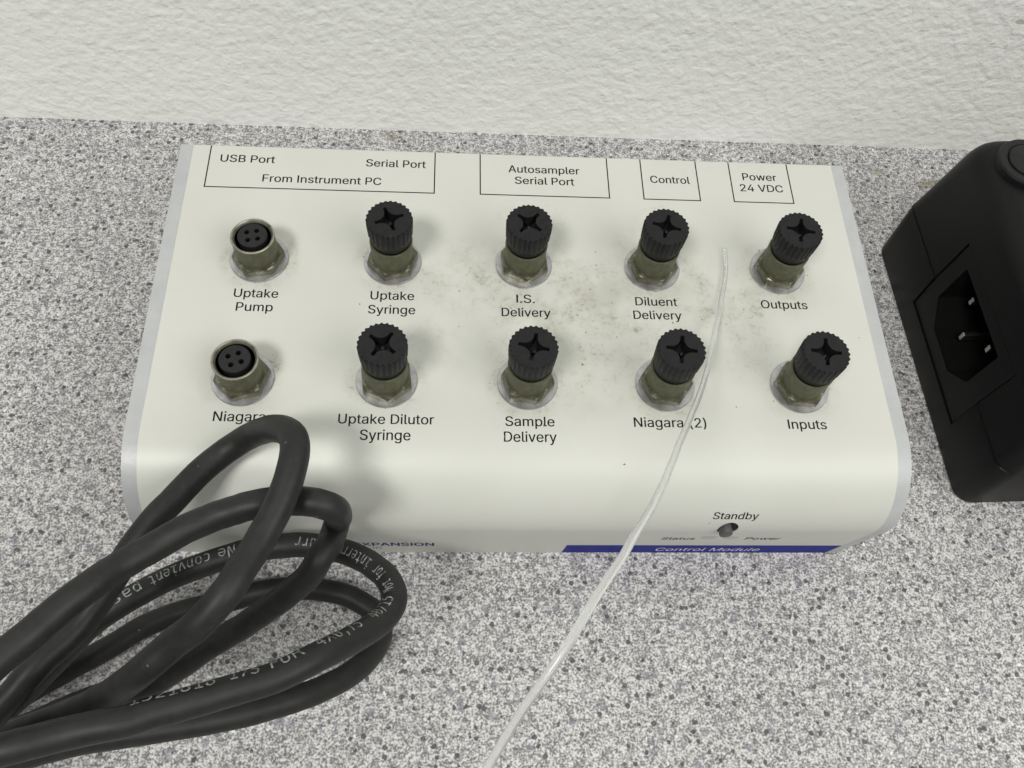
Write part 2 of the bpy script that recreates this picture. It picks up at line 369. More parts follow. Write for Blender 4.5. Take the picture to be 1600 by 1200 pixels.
# letter shapes: advance, outline points, triangles (units of 1/200 or 1/100 of the capital height)
SANS = {
'(':(107,[35,81,36,96,37,111,40,127,43,143,47,158,52,173,57,188,63,200,69,212,93,212,86,198,80,183,75,168,70,153,67,138,63,123,61,109,60,95,59,81,60,69,61,57,63,45,66,33,69,20,74,6,79,-8,86,-22,93,-38,69,-38,59,-18,50,1,44,21,39,42,36,61],[34,33,21,21,20,34,0,34,20,20,19,0,1,0,19,19,18,1,2,1,18,28,27,29,12,11,8,9,8,11,11,10,9,29,27,30,27,26,30,26,25,30,31,30,25,25,24,31,32,31,24,24,23,32,33,32,23,23,22,33,21,33,22,2,18,17,3,2,17,17,16,3,4,3,16,16,15,4,5,4,15,15,14,5,6,5,14,14,13,6,7,6,13,13,12,7,12,8,7]),
')':(107,[15,-38,22,-22,28,-7,34,7,38,20,42,33,44,46,46,58,48,70,48,81,47,95,46,109,44,123,41,138,37,153,32,168,27,183,21,198,15,212,38,212,44,200,50,188,56,173,61,158,65,143,68,127,70,111,72,96,72,81,71,61,68,41,63,21,57,1,48,-19,38,-38],[1,0,34,17,16,20,20,19,17,18,17,19,30,29,7,8,7,29,29,28,8,9,8,28,28,27,9,10,9,27,27,26,10,11,10,26,26,25,11,1,34,33,2,1,33,3,2,33,33,32,3,4,3,32,32,31,4,5,4,31,31,30,5,6,5,30,30,7,6,11,25,12,25,24,12,13,12,24,24,23,13,14,13,23,23,22,14,15,14,22,22,21,15,16,15,21,20,16,21]),
'.':(74,[37,-2,33,-1,29,1,25,3,22,7,20,11,19,16,20,21,22,25,25,29,29,32,33,34,37,34,42,34,46,32,50,29,53,25,55,21,55,16,55,11,53,7,50,3,46,1,42,-1],[6,5,7,7,5,4,4,8,7,4,3,2,8,4,2,13,12,14,19,18,20,16,15,18,18,17,16,22,21,20,20,18,22,18,15,12,14,12,15,1,0,23,2,1,23,23,22,2,22,18,2,18,12,2,8,2,12,9,8,12,10,9,12,11,10,12]),
'2':(178,[25,0,25,19,92,90,99,98,106,105,111,111,115,117,119,123,122,128,124,134,125,140,126,146,125,153,124,159,121,165,117,169,113,173,107,177,101,179,95,180,88,181,80,180,74,179,68,176,62,172,58,168,55,163,52,156,50,150,50,142,26,142,27,154,29,164,34,174,40,182,47,189,56,195,66,199,77,202,88,203,100,202,111,199,120,195,129,190,136,183,142,175,146,166,149,157,150,146,149,139,148,132,146,125,143,118,138,110,132,102,125,93,116,82,105,71,60,24,60,22,153,22,153,0],[1,0,59,29,28,30,31,30,28,32,31,28,28,27,32,33,32,27,27,26,33,34,33,26,26,25,34,25,35,34,38,22,21,21,20,38,37,23,22,22,38,37,18,40,19,57,2,58,19,40,20,40,39,20,38,20,39,1,59,58,58,2,1,35,25,24,36,35,24,24,23,36,23,37,36,17,16,42,41,17,42,49,48,11,48,47,11,12,11,47,47,46,12,5,55,54,6,5,54,54,53,6,7,6,53,8,7,53,53,52,8,52,51,8,9,8,51,51,50,9,10,9,50,50,49,10,49,11,10,12,46,13,46,45,13,14,13,45,45,44,14,15,14,44,44,43,15,16,15,43,42,16,43,59,0,61,61,60,59,2,57,56,3,2,56,4,3,56,56,55,4,55,5,4,17,41,18,40,18,41]),
'4':(178,[16,41,16,62,97,200,122,200,43,65,43,64,162,64,162,41,111,0,111,48,111,57,111,125,135,125,135,0,111,41,111,64,135,64,135,41],[1,0,5,1,5,4,4,2,1,5,0,9,5,9,10,16,15,10,2,4,3,15,16,11,17,14,8,9,0,14,5,10,15,12,11,16,7,6,16,17,7,16,14,17,9,17,16,10,10,9,17,8,13,17]),
'A':(189,[6,0,79,200,109,200,182,0,155,0,113,119,110,127,107,136,104,146,100,158,96,172,91,188,96,188,92,172,87,158,84,146,80,135,77,127,75,119,33,0,43,56,43,78,145,78,145,56,94,179,61,78,127,78,135,56,53,56],[0,19,20,21,18,17,0,20,21,1,16,15,1,15,14,14,13,1,13,11,1,16,1,17,21,17,1,0,21,1,8,7,2,8,2,9,10,9,2,12,10,2,4,3,23,3,22,23,6,5,22,2,7,6,6,22,2,22,3,2,12,11,24,1,11,12,12,2,1,28,25,20,26,27,23,11,13,24,10,12,24,25,28,26,18,21,25,21,20,25,22,5,26,23,22,26,4,23,27,27,26,28,20,19,28]),
'B':(179,[24,0,24,200,95,200,108,199,119,197,129,193,138,188,144,181,150,174,153,165,156,157,157,147,156,139,155,132,152,126,149,121,145,116,140,112,135,109,130,107,124,105,124,103,130,102,136,100,143,97,149,92,154,86,158,80,162,72,164,63,164,54,164,44,161,35,157,26,152,19,144,12,135,7,125,3,112,1,97,0,49,22,96,22,110,23,121,26,130,31,135,38,139,45,140,54,139,60,137,66,135,72,131,78,126,82,120,86,113,89,106,90,98,91,49,91,49,112,94,112,101,113,107,114,113,116,119,120,123,124,127,128,130,134,132,140,132,146,131,155,128,162,123,169,116,174,106,177,94,178,49,178],[40,57,0,1,0,57,74,2,75,59,58,57,1,57,58,58,75,1,75,2,1,60,56,55,41,39,38,38,42,41,60,55,61,40,0,39,39,41,40,59,57,56,56,60,59,73,3,74,2,74,3,52,22,53,22,21,53,54,53,21,63,62,20,20,19,63,64,63,19,72,71,5,4,72,5,42,38,37,37,43,42,54,21,55,61,55,21,21,20,61,20,62,61,72,4,73,3,73,4,34,33,45,46,45,33,33,32,46,32,31,46,47,46,31,31,30,47,30,29,47,48,47,29,29,28,48,49,48,28,28,27,49,50,49,27,27,26,50,51,50,26,26,25,51,24,51,25,15,14,66,67,66,14,14,13,67,13,12,67,68,67,12,12,11,68,11,10,68,69,68,10,10,9,69,43,37,36,44,43,36,36,35,44,35,34,44,34,45,44,51,24,52,24,23,52,22,52,23,64,19,18,65,64,18,18,17,65,17,16,65,16,15,65,15,66,65,69,9,70,9,8,70,8,7,70,71,70,7,7,6,71,5,71,6]),
'C':(201,[105,-3,88,-1,73,3,59,10,47,19,36,31,27,45,21,62,17,80,16,100,17,120,21,138,27,155,36,169,47,181,59,190,73,197,88,201,105,203,115,202,125,201,134,198,142,195,151,190,158,185,165,179,171,172,176,164,180,156,184,147,186,137,161,137,159,144,156,150,153,155,149,160,145,164,140,168,135,172,130,174,124,177,118,178,112,179,105,179,93,178,82,175,72,170,63,163,55,154,49,143,44,130,42,116,41,100,42,84,44,69,49,57,56,46,63,37,72,30,82,25,93,22,105,21,112,21,118,22,124,24,130,26,135,28,140,32,145,36,149,40,153,45,156,50,159,57,161,63,186,63,184,53,180,44,176,36,171,28,165,21,158,15,151,10,143,5,134,2,125,-1,115,-2],[6,5,56,56,55,6,7,6,55,55,54,7,8,7,54,54,53,8,9,8,53,52,9,53,9,52,51,10,9,51,51,50,10,11,10,50,50,49,11,12,11,49,49,48,12,13,12,48,59,2,1,45,17,16,2,59,58,45,16,46,15,46,16,0,61,60,85,63,62,18,42,19,85,62,0,61,0,62,42,18,43,44,43,18,0,60,1,59,1,60,17,45,44,44,18,17,2,58,3,4,3,58,58,57,4,5,4,57,56,5,57,13,48,47,14,13,47,47,46,14,46,15,14,40,20,41,64,84,83,83,65,64,39,21,40,20,40,21,38,37,23,22,38,23,65,83,82,66,65,82,82,81,66,81,67,66,38,22,39,21,39,22,78,77,70,71,70,77,77,76,71,72,71,76,76,75,72,73,72,75,75,74,73,30,29,31,32,31,29,29,28,32,33,32,28,28,27,33,34,33,27,27,26,34,67,81,80,68,67,80,80,79,68,69,68,79,79,78,69,78,70,69,34,26,35,26,25,35,36,35,25,25,24,36,37,36,24,23,37,24,63,85,84,84,64,63,19,42,41,41,20,19]),
'D':(197,[86,0,38,0,38,22,84,22,100,23,113,27,125,32,135,39,143,48,149,59,153,71,156,85,157,100,156,116,153,129,149,142,143,152,135,161,126,168,114,173,101,177,87,178,37,178,37,200,89,200,107,199,124,195,139,188,151,179,162,168,170,154,177,138,180,120,181,100,180,81,177,63,170,47,162,33,151,21,138,12,123,5,105,1,49,200,49,0,24,0,24,200,49,178,49,22],[45,44,22,22,23,45,0,3,43,2,43,47,43,2,1,44,1,2,22,44,2,22,2,46,22,46,42,23,22,42,41,5,4,24,20,25,26,19,18,5,41,40,40,6,5,25,20,19,19,26,25,41,4,0,3,0,4,20,24,21,42,21,24,34,33,11,12,11,33,13,12,33,33,32,13,37,36,8,9,8,36,36,35,9,10,9,35,35,34,10,34,11,10,13,32,14,32,31,14,15,14,31,31,30,15,16,15,30,30,29,16,17,16,29,28,17,29,6,40,39,7,6,39,39,38,7,38,37,7,37,8,7,17,28,18,28,27,18,26,18,27,21,42,46,2,47,46,43,3,47]),
'E':(165,[24,0,24,200,146,200,146,178,49,178,49,112,140,112,140,90,49,90,49,22,148,22,148,0],[0,9,8,1,0,8,8,5,1,5,4,1,9,0,11,11,10,9,5,8,7,7,6,5,3,2,4,1,4,2]),
'F':(161,[24,0,24,200,145,200,145,178,49,178,49,109,136,109,136,87,49,87,49,0],[9,8,0,8,5,0,1,0,5,3,2,4,5,8,7,7,6,5,1,5,4,4,2,1]),
'I':(76,[24,0,51,0,51,200,24,200],[3,0,1,1,2,3]),
'M':(247,[24,0,24,200,60,200,109,74,113,62,118,48,122,33,126,19,121,19,125,32,130,48,134,62,139,74,187,200,223,200,223,0,198,0,198,114,198,129,199,145,199,162,199,180,202,180,200,174,198,167,196,161,189,143,184,127,179,114,134,0,112,0,67,114,63,126,57,142,51,160,44,180,47,180,47,164,48,146,48,129,48,114,48,0,124,27,199,170,47,171],[37,35,1,41,40,0,1,0,40,40,39,1,39,38,1,37,1,38,36,35,44,8,7,42,8,6,5,33,2,34,36,34,2,35,36,2,1,35,2,13,26,25,23,20,14,14,22,23,21,23,22,17,16,15,15,14,17,18,17,14,19,18,14,14,20,19,23,21,43,12,11,28,13,25,24,24,21,13,21,22,13,22,14,13,8,30,29,29,7,8,7,10,9,28,27,12,2,33,32,32,31,3,3,2,32,7,9,42,6,8,42,26,13,12,27,26,12,21,24,43,20,23,43,10,7,29,29,28,11,11,10,29,3,31,4,31,30,4,5,4,30,30,8,5,35,37,44,34,36,44]),
'N':(206,[24,0,24,200,54,200,135,72,137,68,140,64,143,59,146,54,149,48,152,42,156,35,159,29,163,22,159,21,158,28,158,36,158,43,157,49,157,56,157,62,157,77,157,200,182,200,182,0,152,0,79,114,70,130,66,136,62,143,58,150,42,178,47,178,48,151,49,129,49,114,49,0,158,31,47,169],[35,34,0,1,0,34,34,33,1,33,32,1,30,1,32,30,31,2,1,30,2,5,4,6,31,30,37,2,31,29,24,9,8,13,12,14,12,11,14,11,12,15,16,15,12,12,23,16,23,12,24,12,13,24,13,14,24,9,24,14,10,9,14,14,11,36,11,15,36,18,17,16,16,23,18,19,18,23,20,19,23,23,22,20,22,21,20,8,7,24,29,28,2,25,3,26,3,2,26,27,26,2,28,27,2,10,14,36,3,25,4,25,24,4,6,4,24,7,6,24,30,32,37,29,31,37]),
'O':(210,[105,-3,88,-1,73,3,59,10,47,19,36,31,27,45,21,62,17,80,16,100,17,120,21,138,27,155,36,169,47,181,59,190,73,197,88,201,105,203,122,201,137,197,151,190,163,181,174,169,182,155,189,138,193,120,194,100,193,80,189,62,182,45,174,31,163,19,151,10,137,3,122,-1,105,21,117,22,127,25,137,30,146,37,154,46,161,57,165,69,168,84,169,100,168,116,165,131,161,143,154,154,146,163,137,170,127,175,117,178,105,179,93,178,83,175,72,170,63,163,56,154,49,143,44,131,42,116,41,100,42,84,44,69,49,57,56,46,63,37,72,30,83,25,93,22],[7,6,66,66,65,7,8,7,65,65,64,8,9,8,64,64,63,9,63,62,9,10,9,62,62,61,10,11,10,61,61,60,11,12,11,60,2,69,3,0,36,71,0,71,1,70,1,71,55,17,56,16,56,17,1,70,2,69,2,70,56,16,57,15,57,16,3,69,4,69,68,4,5,4,68,68,67,5,6,5,67,66,6,67,12,60,59,13,12,59,59,58,13,14,13,58,58,57,14,57,15,14,18,54,53,34,38,35,35,38,37,52,19,53,18,53,19,40,39,33,50,21,51,20,51,21,33,39,34,38,34,39,51,20,52,19,52,20,30,29,42,43,42,29,29,28,43,44,43,28,28,27,44,45,44,27,46,45,27,27,26,46,47,46,26,26,25,47,48,47,25,25,24,48,40,33,32,41,40,32,32,31,41,31,30,41,30,42,41,48,24,49,24,23,49,23,22,49,50,49,22,21,50,22,35,37,0,36,0,37,54,18,55,17,55,18]),
'P':(175,[24,0,24,200,92,200,107,199,120,196,131,192,140,185,147,178,153,169,157,159,160,148,161,137,160,125,157,114,153,104,147,95,140,88,131,81,120,77,107,74,92,73,43,73,43,95,91,95,101,96,110,98,117,101,123,105,127,110,131,115,133,122,135,129,135,137,135,144,133,151,131,158,127,164,123,168,117,172,110,175,101,177,91,178,49,178,49,0,49,95,49,73],[43,21,0,21,22,0,1,0,22,20,24,23,42,41,2,21,43,45,22,21,45,22,44,42,1,22,42,42,2,1,39,3,40,25,19,18,18,26,25,38,4,39,3,39,4,24,20,19,19,25,24,2,41,40,40,3,2,16,15,28,29,28,15,15,14,29,14,13,29,30,29,13,31,30,13,13,12,31,12,11,31,32,31,11,33,32,11,11,10,33,10,9,33,34,33,9,35,34,9,9,8,35,8,7,35,36,35,7,7,6,36,26,18,17,27,26,17,17,16,27,16,28,27,36,6,37,6,5,37,38,37,5,4,38,5,20,23,45,23,44,45,44,22,45]),
'S':(176,[88,-3,74,-3,61,0,50,4,40,9,32,16,25,24,20,33,17,43,15,54,41,54,42,46,45,40,49,34,53,30,59,26,65,23,73,21,80,20,88,19,97,20,105,21,112,24,119,27,125,31,130,36,133,42,135,48,136,55,135,61,133,66,131,70,127,74,122,77,116,80,110,83,103,85,96,87,72,94,57,99,44,106,34,114,26,123,22,134,20,146,21,157,24,167,29,176,36,184,44,190,54,196,65,200,77,202,89,203,102,202,114,200,124,196,134,190,142,184,148,176,153,168,156,159,158,149,133,149,130,158,126,166,119,172,110,177,100,179,88,180,80,180,73,178,66,176,60,173,55,169,51,164,48,159,46,154,45,148,46,141,48,136,51,131,56,127,61,124,67,121,72,119,78,117,83,115,104,110,110,108,116,106,122,104,129,101,135,97,141,93,146,89,151,84,155,78,158,71,160,63,161,54,160,44,157,34,152,25,145,17,137,10,127,4,116,0,102,-3],[6,5,13,13,12,6,7,6,12,12,11,7,8,7,11,11,10,8,9,8,10,42,41,81,81,80,42,43,42,80,80,79,43,44,43,79,79,78,44,45,44,78,78,77,45,46,45,77,77,76,46,47,46,76,73,72,50,72,51,50,0,19,18,0,18,1,17,1,18,87,86,38,85,38,86,52,71,70,1,17,2,16,2,17,38,85,39,85,84,39,83,39,84,51,72,71,71,52,51,2,16,3,16,15,3,4,3,15,15,14,4,5,4,14,13,5,14,39,83,40,83,82,40,41,40,82,81,41,82,47,76,75,48,47,75,75,74,48,49,48,74,74,73,49,73,50,49,88,36,89,20,108,21,36,88,37,34,33,92,92,91,34,21,108,107,22,21,107,107,106,22,106,23,22,34,91,35,91,90,35,36,35,90,89,36,90,66,56,67,56,55,67,68,67,55,54,68,55,104,103,25,26,25,103,103,102,26,27,26,102,102,101,27,28,27,101,101,100,28,100,99,28,29,28,99,99,98,29,30,29,98,98,97,30,31,30,97,97,96,31,96,95,31,62,61,63,64,63,61,61,60,64,60,59,64,23,106,105,24,23,105,105,104,24,104,25,24,31,95,32,95,94,32,94,93,32,33,32,93,92,33,93,64,59,65,59,58,65,58,57,65,66,65,57,56,66,57,108,20,0,19,0,20,87,38,37,37,88,87,68,54,69,54,53,69,70,69,53,52,70,53]),
'U':(203,[102,-3,87,-2,73,1,61,6,50,13,41,21,33,31,28,43,25,55,24,68,24,200,49,200,49,70,50,61,52,52,55,44,60,37,66,32,74,27,82,23,91,21,102,20,112,21,122,23,130,27,137,32,143,37,148,44,152,52,154,61,154,70,154,200,180,200,180,68,179,55,175,43,170,31,163,21,154,13,143,6,131,1,117,-2],[9,8,13,13,12,9,10,9,12,12,11,10,18,2,19,20,1,0,19,2,1,1,20,19,2,18,3,17,3,18,3,17,4,17,16,4,5,4,16,16,15,5,6,5,15,7,6,15,15,14,7,8,7,14,13,8,14,41,23,22,23,41,40,24,23,40,40,39,24,39,25,24,35,34,28,29,28,34,34,33,29,30,29,33,33,32,30,31,30,32,25,39,38,26,25,38,38,37,26,27,26,37,37,36,27,36,35,27,35,28,27,41,22,0,22,21,0,20,0,21]),
'V':(189,[80,0,6,200,33,200,76,81,78,74,81,65,85,54,88,42,93,28,97,12,92,12,97,28,101,42,105,54,108,65,111,74,114,81,155,200,182,200,109,0,95,21],[4,3,0,0,3,1,2,1,3,10,8,0,8,7,0,7,6,0,6,5,0,4,0,5,17,16,18,18,16,19,11,9,19,12,11,19,13,12,19,14,13,19,19,16,14,16,15,14,10,0,19,19,9,10,10,9,20,9,11,20,8,10,20]),
'X':(186,[7,0,85,112,85,93,12,200,41,200,70,157,74,152,77,147,80,142,83,138,85,134,88,129,90,125,93,120,96,115,91,115,99,129,101,133,104,138,107,142,117,157,147,200,175,200,102,94,102,113,179,0,150,0,115,51,106,65,103,69,101,73,98,77,96,81,93,86,91,91,96,91,91,81,89,77,86,73,84,69,81,65,71,51,36,0,78,103,93,119,109,103],[5,4,3,0,42,41,7,6,5,2,39,38,38,37,2,37,36,2,1,2,34,12,11,1,10,1,11,39,2,40,41,40,2,2,1,43,5,3,1,7,5,1,8,7,1,1,10,8,10,9,8,32,35,33,30,23,31,31,23,32,35,32,23,23,14,35,15,35,14,15,14,44,14,16,44,19,18,24,26,25,27,21,20,22,22,20,24,19,24,20,23,30,29,29,28,23,28,27,23,23,27,45,23,45,24,14,23,24,16,14,24,17,16,24,24,18,17,2,36,33,34,2,33,33,35,34,35,15,34,1,34,15,12,1,15,15,13,12,1,3,43,0,41,43,41,2,43,13,15,44,22,24,45,27,25,45]),
'a':(153,[63,-3,54,-3,45,-1,37,2,30,6,24,11,19,18,15,25,13,33,12,42,13,50,14,57,17,63,21,68,25,72,30,76,36,79,43,81,49,83,56,84,63,85,70,86,92,89,97,90,101,91,104,92,107,94,108,97,108,100,108,101,108,107,107,112,105,117,102,121,99,124,94,127,89,129,83,130,77,130,70,130,64,129,59,127,54,124,50,121,46,118,43,115,41,111,39,108,16,114,20,123,25,130,31,136,37,141,45,145,52,148,60,150,68,151,76,151,82,151,88,150,94,149,100,147,106,145,112,142,118,138,123,132,127,126,130,118,132,109,132,99,132,0,109,0,109,20,107,20,105,17,102,13,99,10,95,6,90,3,85,0,78,-2,71,-3,67,18,75,18,83,20,90,23,95,27,100,31,104,37,106,42,108,48,108,54,108,75,107,74,105,72,102,72,99,71,95,70,91,69,79,67,69,66,63,65,58,64,53,62,48,60,44,58,41,55,38,51,37,47,36,41,37,36,38,32,40,28,43,25,47,23,51,21,56,19,61,18],[3,113,4,5,4,113,113,112,5,6,5,112,112,111,6,7,6,111,111,110,7,8,7,110,110,109,8,9,8,109,10,9,109,109,108,10,11,10,108,108,107,11,12,11,107,13,12,107,107,106,13,14,13,106,49,48,47,47,46,49,104,103,17,103,18,17,20,101,100,100,21,20,117,0,82,19,102,101,101,20,19,40,39,55,39,56,55,0,117,1,117,116,1,2,1,116,115,2,116,18,103,102,102,19,18,53,42,41,54,53,41,41,40,54,40,55,54,2,115,3,115,114,3,113,3,114,14,106,105,15,14,105,16,15,105,105,104,16,104,17,16,49,46,45,50,49,45,51,50,45,45,44,51,44,43,51,52,51,43,43,42,52,42,53,52,83,81,80,38,58,57,84,79,78,36,59,37,83,80,79,79,84,83,58,38,37,37,59,58,22,98,97,22,97,96,96,23,22,84,78,77,85,84,77,77,76,85,76,75,85,75,86,85,98,22,99,35,61,36,61,60,36,59,36,60,95,94,93,72,71,70,28,27,69,29,28,69,30,29,69,69,68,30,68,67,30,89,88,72,90,89,72,72,70,90,70,69,90,91,90,69,69,92,91,95,93,92,26,25,92,92,69,26,69,27,26,30,67,31,67,66,31,32,31,66,66,65,32,33,32,65,65,64,33,64,63,33,86,75,74,74,73,86,87,86,73,73,72,87,72,88,87,23,96,95,95,92,23,24,23,92,92,25,24,33,63,34,63,62,34,35,34,62,61,35,62,82,0,81,81,83,82,21,100,99,99,22,21,38,57,39,56,39,57]),
'b':(167,[90,-3,82,-3,74,-1,68,1,62,5,58,8,54,12,51,16,49,20,46,23,44,23,44,0,21,0,21,200,45,200,45,126,46,126,49,129,51,132,54,136,58,140,62,143,67,147,74,149,81,151,90,151,102,150,113,147,123,142,132,135,139,126,145,115,150,103,153,89,153,74,153,59,150,46,145,33,139,23,132,14,123,6,113,1,102,-2,87,18,95,19,103,22,110,26,116,31,120,38,124,46,127,55,128,64,129,74,128,85,127,94,124,103,121,110,116,117,110,122,103,126,95,129,87,130,78,129,70,127,63,123,58,117,53,111,49,103,46,95,45,85,44,74,45,64,46,54,49,45,53,37,58,31,64,26,70,22,78,19],[11,10,12,71,70,12,70,69,12,13,12,69,69,15,13,73,72,10,12,10,72,71,12,72,15,69,68,68,67,15,2,78,3,77,3,78,63,62,22,62,23,22,3,77,4,5,4,77,6,5,77,77,76,6,20,19,64,64,63,20,21,20,63,63,22,21,6,76,7,8,7,76,76,75,8,9,8,75,75,74,9,10,9,74,73,10,74,15,67,66,16,15,66,66,65,16,17,16,65,65,64,17,18,17,64,64,19,18,13,15,14,0,43,1,60,26,25,42,44,0,43,0,44,60,25,61,24,61,25,41,46,45,59,58,27,41,45,42,44,42,45,26,60,59,59,27,26,37,36,49,50,49,36,36,35,50,51,50,35,35,34,51,52,51,34,53,52,34,34,33,53,54,53,33,33,32,54,55,54,32,32,31,55,46,41,40,40,39,46,47,46,39,39,38,47,48,47,38,38,37,48,37,49,48,55,31,56,31,30,56,57,56,30,30,29,57,58,57,29,29,28,58,27,58,28,78,2,1,1,43,78,61,24,62,23,62,24]),
'd':(167,[77,-3,65,-2,54,1,44,6,35,14,28,23,21,33,17,46,14,59,13,74,14,89,17,103,22,115,28,126,35,135,44,142,54,147,65,150,77,151,86,151,93,149,99,147,105,143,109,140,113,136,116,132,118,129,120,126,122,126,122,200,146,200,146,0,123,0,123,23,121,23,118,20,116,16,113,12,109,8,105,5,99,1,93,-1,85,-3,80,18,89,19,97,22,103,26,109,31,114,37,118,45,120,54,122,64,123,74,122,85,120,95,118,103,114,111,109,117,104,123,97,127,89,129,80,130,72,129,64,126,57,122,51,117,46,110,43,103,40,94,38,85,38,74,38,64,40,55,43,46,46,38,51,31,57,26,64,22,72,19],[7,6,73,73,72,7,8,7,72,72,71,8,9,8,71,71,70,9,70,69,9,10,9,69,69,68,10,11,10,68,68,67,11,12,11,67,77,76,2,64,16,15,62,17,63,42,43,0,78,1,0,0,43,78,61,18,62,17,62,18,77,2,1,1,78,77,16,64,63,63,17,16,2,76,3,4,3,76,76,75,4,5,4,75,75,74,5,6,5,74,73,6,74,12,67,66,13,12,66,66,65,13,14,13,65,65,64,14,64,15,14,60,20,19,44,41,40,40,45,44,59,21,60,20,60,21,24,23,58,45,40,39,39,38,45,38,37,45,46,45,37,58,23,59,23,22,59,21,59,22,33,32,31,31,52,51,52,31,53,31,30,53,28,53,30,50,49,33,33,31,50,31,51,50,53,28,54,55,54,28,56,55,28,27,56,28,28,30,29,46,37,36,36,35,46,47,46,35,35,34,47,48,47,34,34,33,48,33,49,48,56,27,57,27,26,57,58,57,26,26,25,58,24,58,25,41,44,42,43,42,44,60,19,61,18,61,19]),
'e':(159,[83,-3,70,-2,57,1,46,6,36,14,28,23,22,33,17,45,14,59,13,73,14,88,17,102,22,114,28,125,36,134,45,141,56,147,68,150,81,151,89,151,97,149,104,147,112,144,119,139,126,134,131,127,136,120,140,111,143,101,145,89,146,76,146,67,29,67,29,87,133,87,122,79,121,89,120,98,117,106,113,113,109,119,103,123,97,127,89,129,81,130,72,129,64,127,58,123,52,118,47,113,43,106,40,99,38,91,38,83,38,70,38,59,40,50,43,42,48,35,53,29,59,24,67,21,75,19,83,18,89,18,95,19,100,21,104,23,109,25,112,29,115,32,118,37,120,41,143,36,141,28,137,22,132,15,126,10,119,5,111,2,103,-1,93,-3,121,87,38,87,38,67],[9,8,32,35,34,82,52,51,33,6,5,57,57,56,6,7,6,56,56,55,7,8,7,55,32,8,55,54,53,32,53,33,32,9,32,33,10,9,33,11,10,33,33,51,11,12,11,51,48,47,15,0,63,62,45,44,18,0,62,1,61,1,62,17,46,45,45,18,17,1,61,2,61,60,2,3,2,60,59,3,60,15,47,46,16,15,46,46,17,16,3,59,4,59,58,4,5,4,58,57,5,58,12,51,50,13,12,50,50,49,13,14,13,49,49,48,14,48,15,14,81,65,64,65,81,80,80,66,65,42,20,43,19,43,20,79,68,67,66,80,79,79,67,66,42,41,22,22,21,42,20,42,21,30,29,34,29,28,34,75,74,71,72,71,74,74,73,72,31,35,54,31,30,35,30,34,35,37,36,34,34,28,37,28,27,37,68,79,78,78,77,68,69,68,77,77,76,69,70,69,76,76,75,70,75,71,70,37,27,38,27,26,38,39,38,26,26,25,39,40,39,25,25,24,40,24,23,40,41,40,23,22,41,23,81,64,0,63,0,64,53,54,35,43,19,44,18,44,19,32,55,84,54,32,84,34,36,82,52,33,83,33,53,83,53,35,82,53,82,83,31,54,84]),
'g':(167,[81,-59,71,-59,61,-57,53,-55,45,-52,38,-48,32,-43,27,-38,23,-33,20,-27,40,-16,42,-19,45,-22,48,-26,51,-29,56,-32,61,-35,67,-37,73,-38,81,-38,93,-37,103,-34,111,-30,117,-23,121,-14,122,-2,122,27,120,27,118,24,116,20,113,16,109,13,105,9,99,6,93,4,85,2,77,2,65,3,54,6,44,10,35,17,28,25,22,35,17,47,14,60,13,75,14,90,17,103,22,115,28,126,35,135,44,142,54,147,65,150,77,151,86,151,93,149,100,147,105,143,110,140,113,136,116,132,119,129,121,125,123,125,123,149,146,149,146,-3,145,-16,143,-26,138,-35,131,-43,123,-49,114,-53,104,-57,93,-59,81,23,89,24,97,26,104,30,109,34,114,40,118,48,121,56,122,65,123,76,122,86,121,95,118,104,114,111,110,118,104,123,97,127,89,129,81,130,72,129,64,126,57,122,51,117,46,111,43,103,40,95,38,86,38,76,38,66,40,56,43,48,47,41,51,35,57,30,64,26,72,24],[8,7,11,9,8,11,11,10,9,43,42,106,106,105,43,44,43,105,105,104,44,45,44,104,104,103,45,103,102,45,46,45,102,102,101,46,47,46,101,101,100,47,48,47,100,0,19,18,0,18,1,17,1,18,36,111,37,110,37,111,53,96,95,95,54,53,1,17,2,17,16,2,3,2,16,37,110,38,109,38,110,52,97,96,96,53,52,3,16,4,16,15,4,15,14,4,5,4,14,6,5,14,14,13,6,7,6,13,13,12,7,11,7,12,38,109,39,40,39,109,109,108,40,41,40,108,108,107,41,42,41,107,106,42,107,48,100,99,49,48,99,99,98,49,50,49,98,98,97,50,51,50,97,97,52,51,76,35,77,93,55,94,77,35,34,34,33,77,33,78,77,92,57,93,57,56,93,55,93,56,21,74,73,73,22,21,79,31,30,20,75,74,74,21,20,78,33,32,32,31,78,31,79,78,91,60,92,60,59,92,59,58,92,57,92,58,68,67,25,26,25,67,85,84,67,67,66,85,86,85,66,66,65,64,71,70,23,70,69,23,24,23,69,69,68,24,68,25,24,81,27,26,82,81,26,83,82,26,26,67,83,67,84,83,86,66,87,66,64,87,88,87,64,89,88,64,63,89,64,22,73,72,72,71,22,71,23,22,79,30,29,29,28,79,80,79,28,28,27,80,27,81,80,89,63,90,63,62,90,62,61,90,91,90,61,60,91,61,19,0,75,75,20,19,35,76,36,111,36,76,54,95,94,94,55,54]),
'i':(66,[21,0,21,149,45,149,45,0,33,174,29,175,25,176,21,179,18,182,17,186,16,190,17,194,18,198,21,201,25,204,29,205,33,206,37,205,41,204,45,201,47,198,49,194,50,190,49,186,47,182,45,179,41,176,37,175],[10,9,11,7,6,5,15,14,13,9,8,7,7,5,9,11,9,5,5,15,11,15,13,11,12,11,13,22,21,23,20,23,21,23,20,24,27,26,25,25,24,27,17,27,24,24,20,17,20,19,17,18,17,19,1,0,3,3,2,1,5,4,27,15,5,27,27,17,15,17,16,15]),
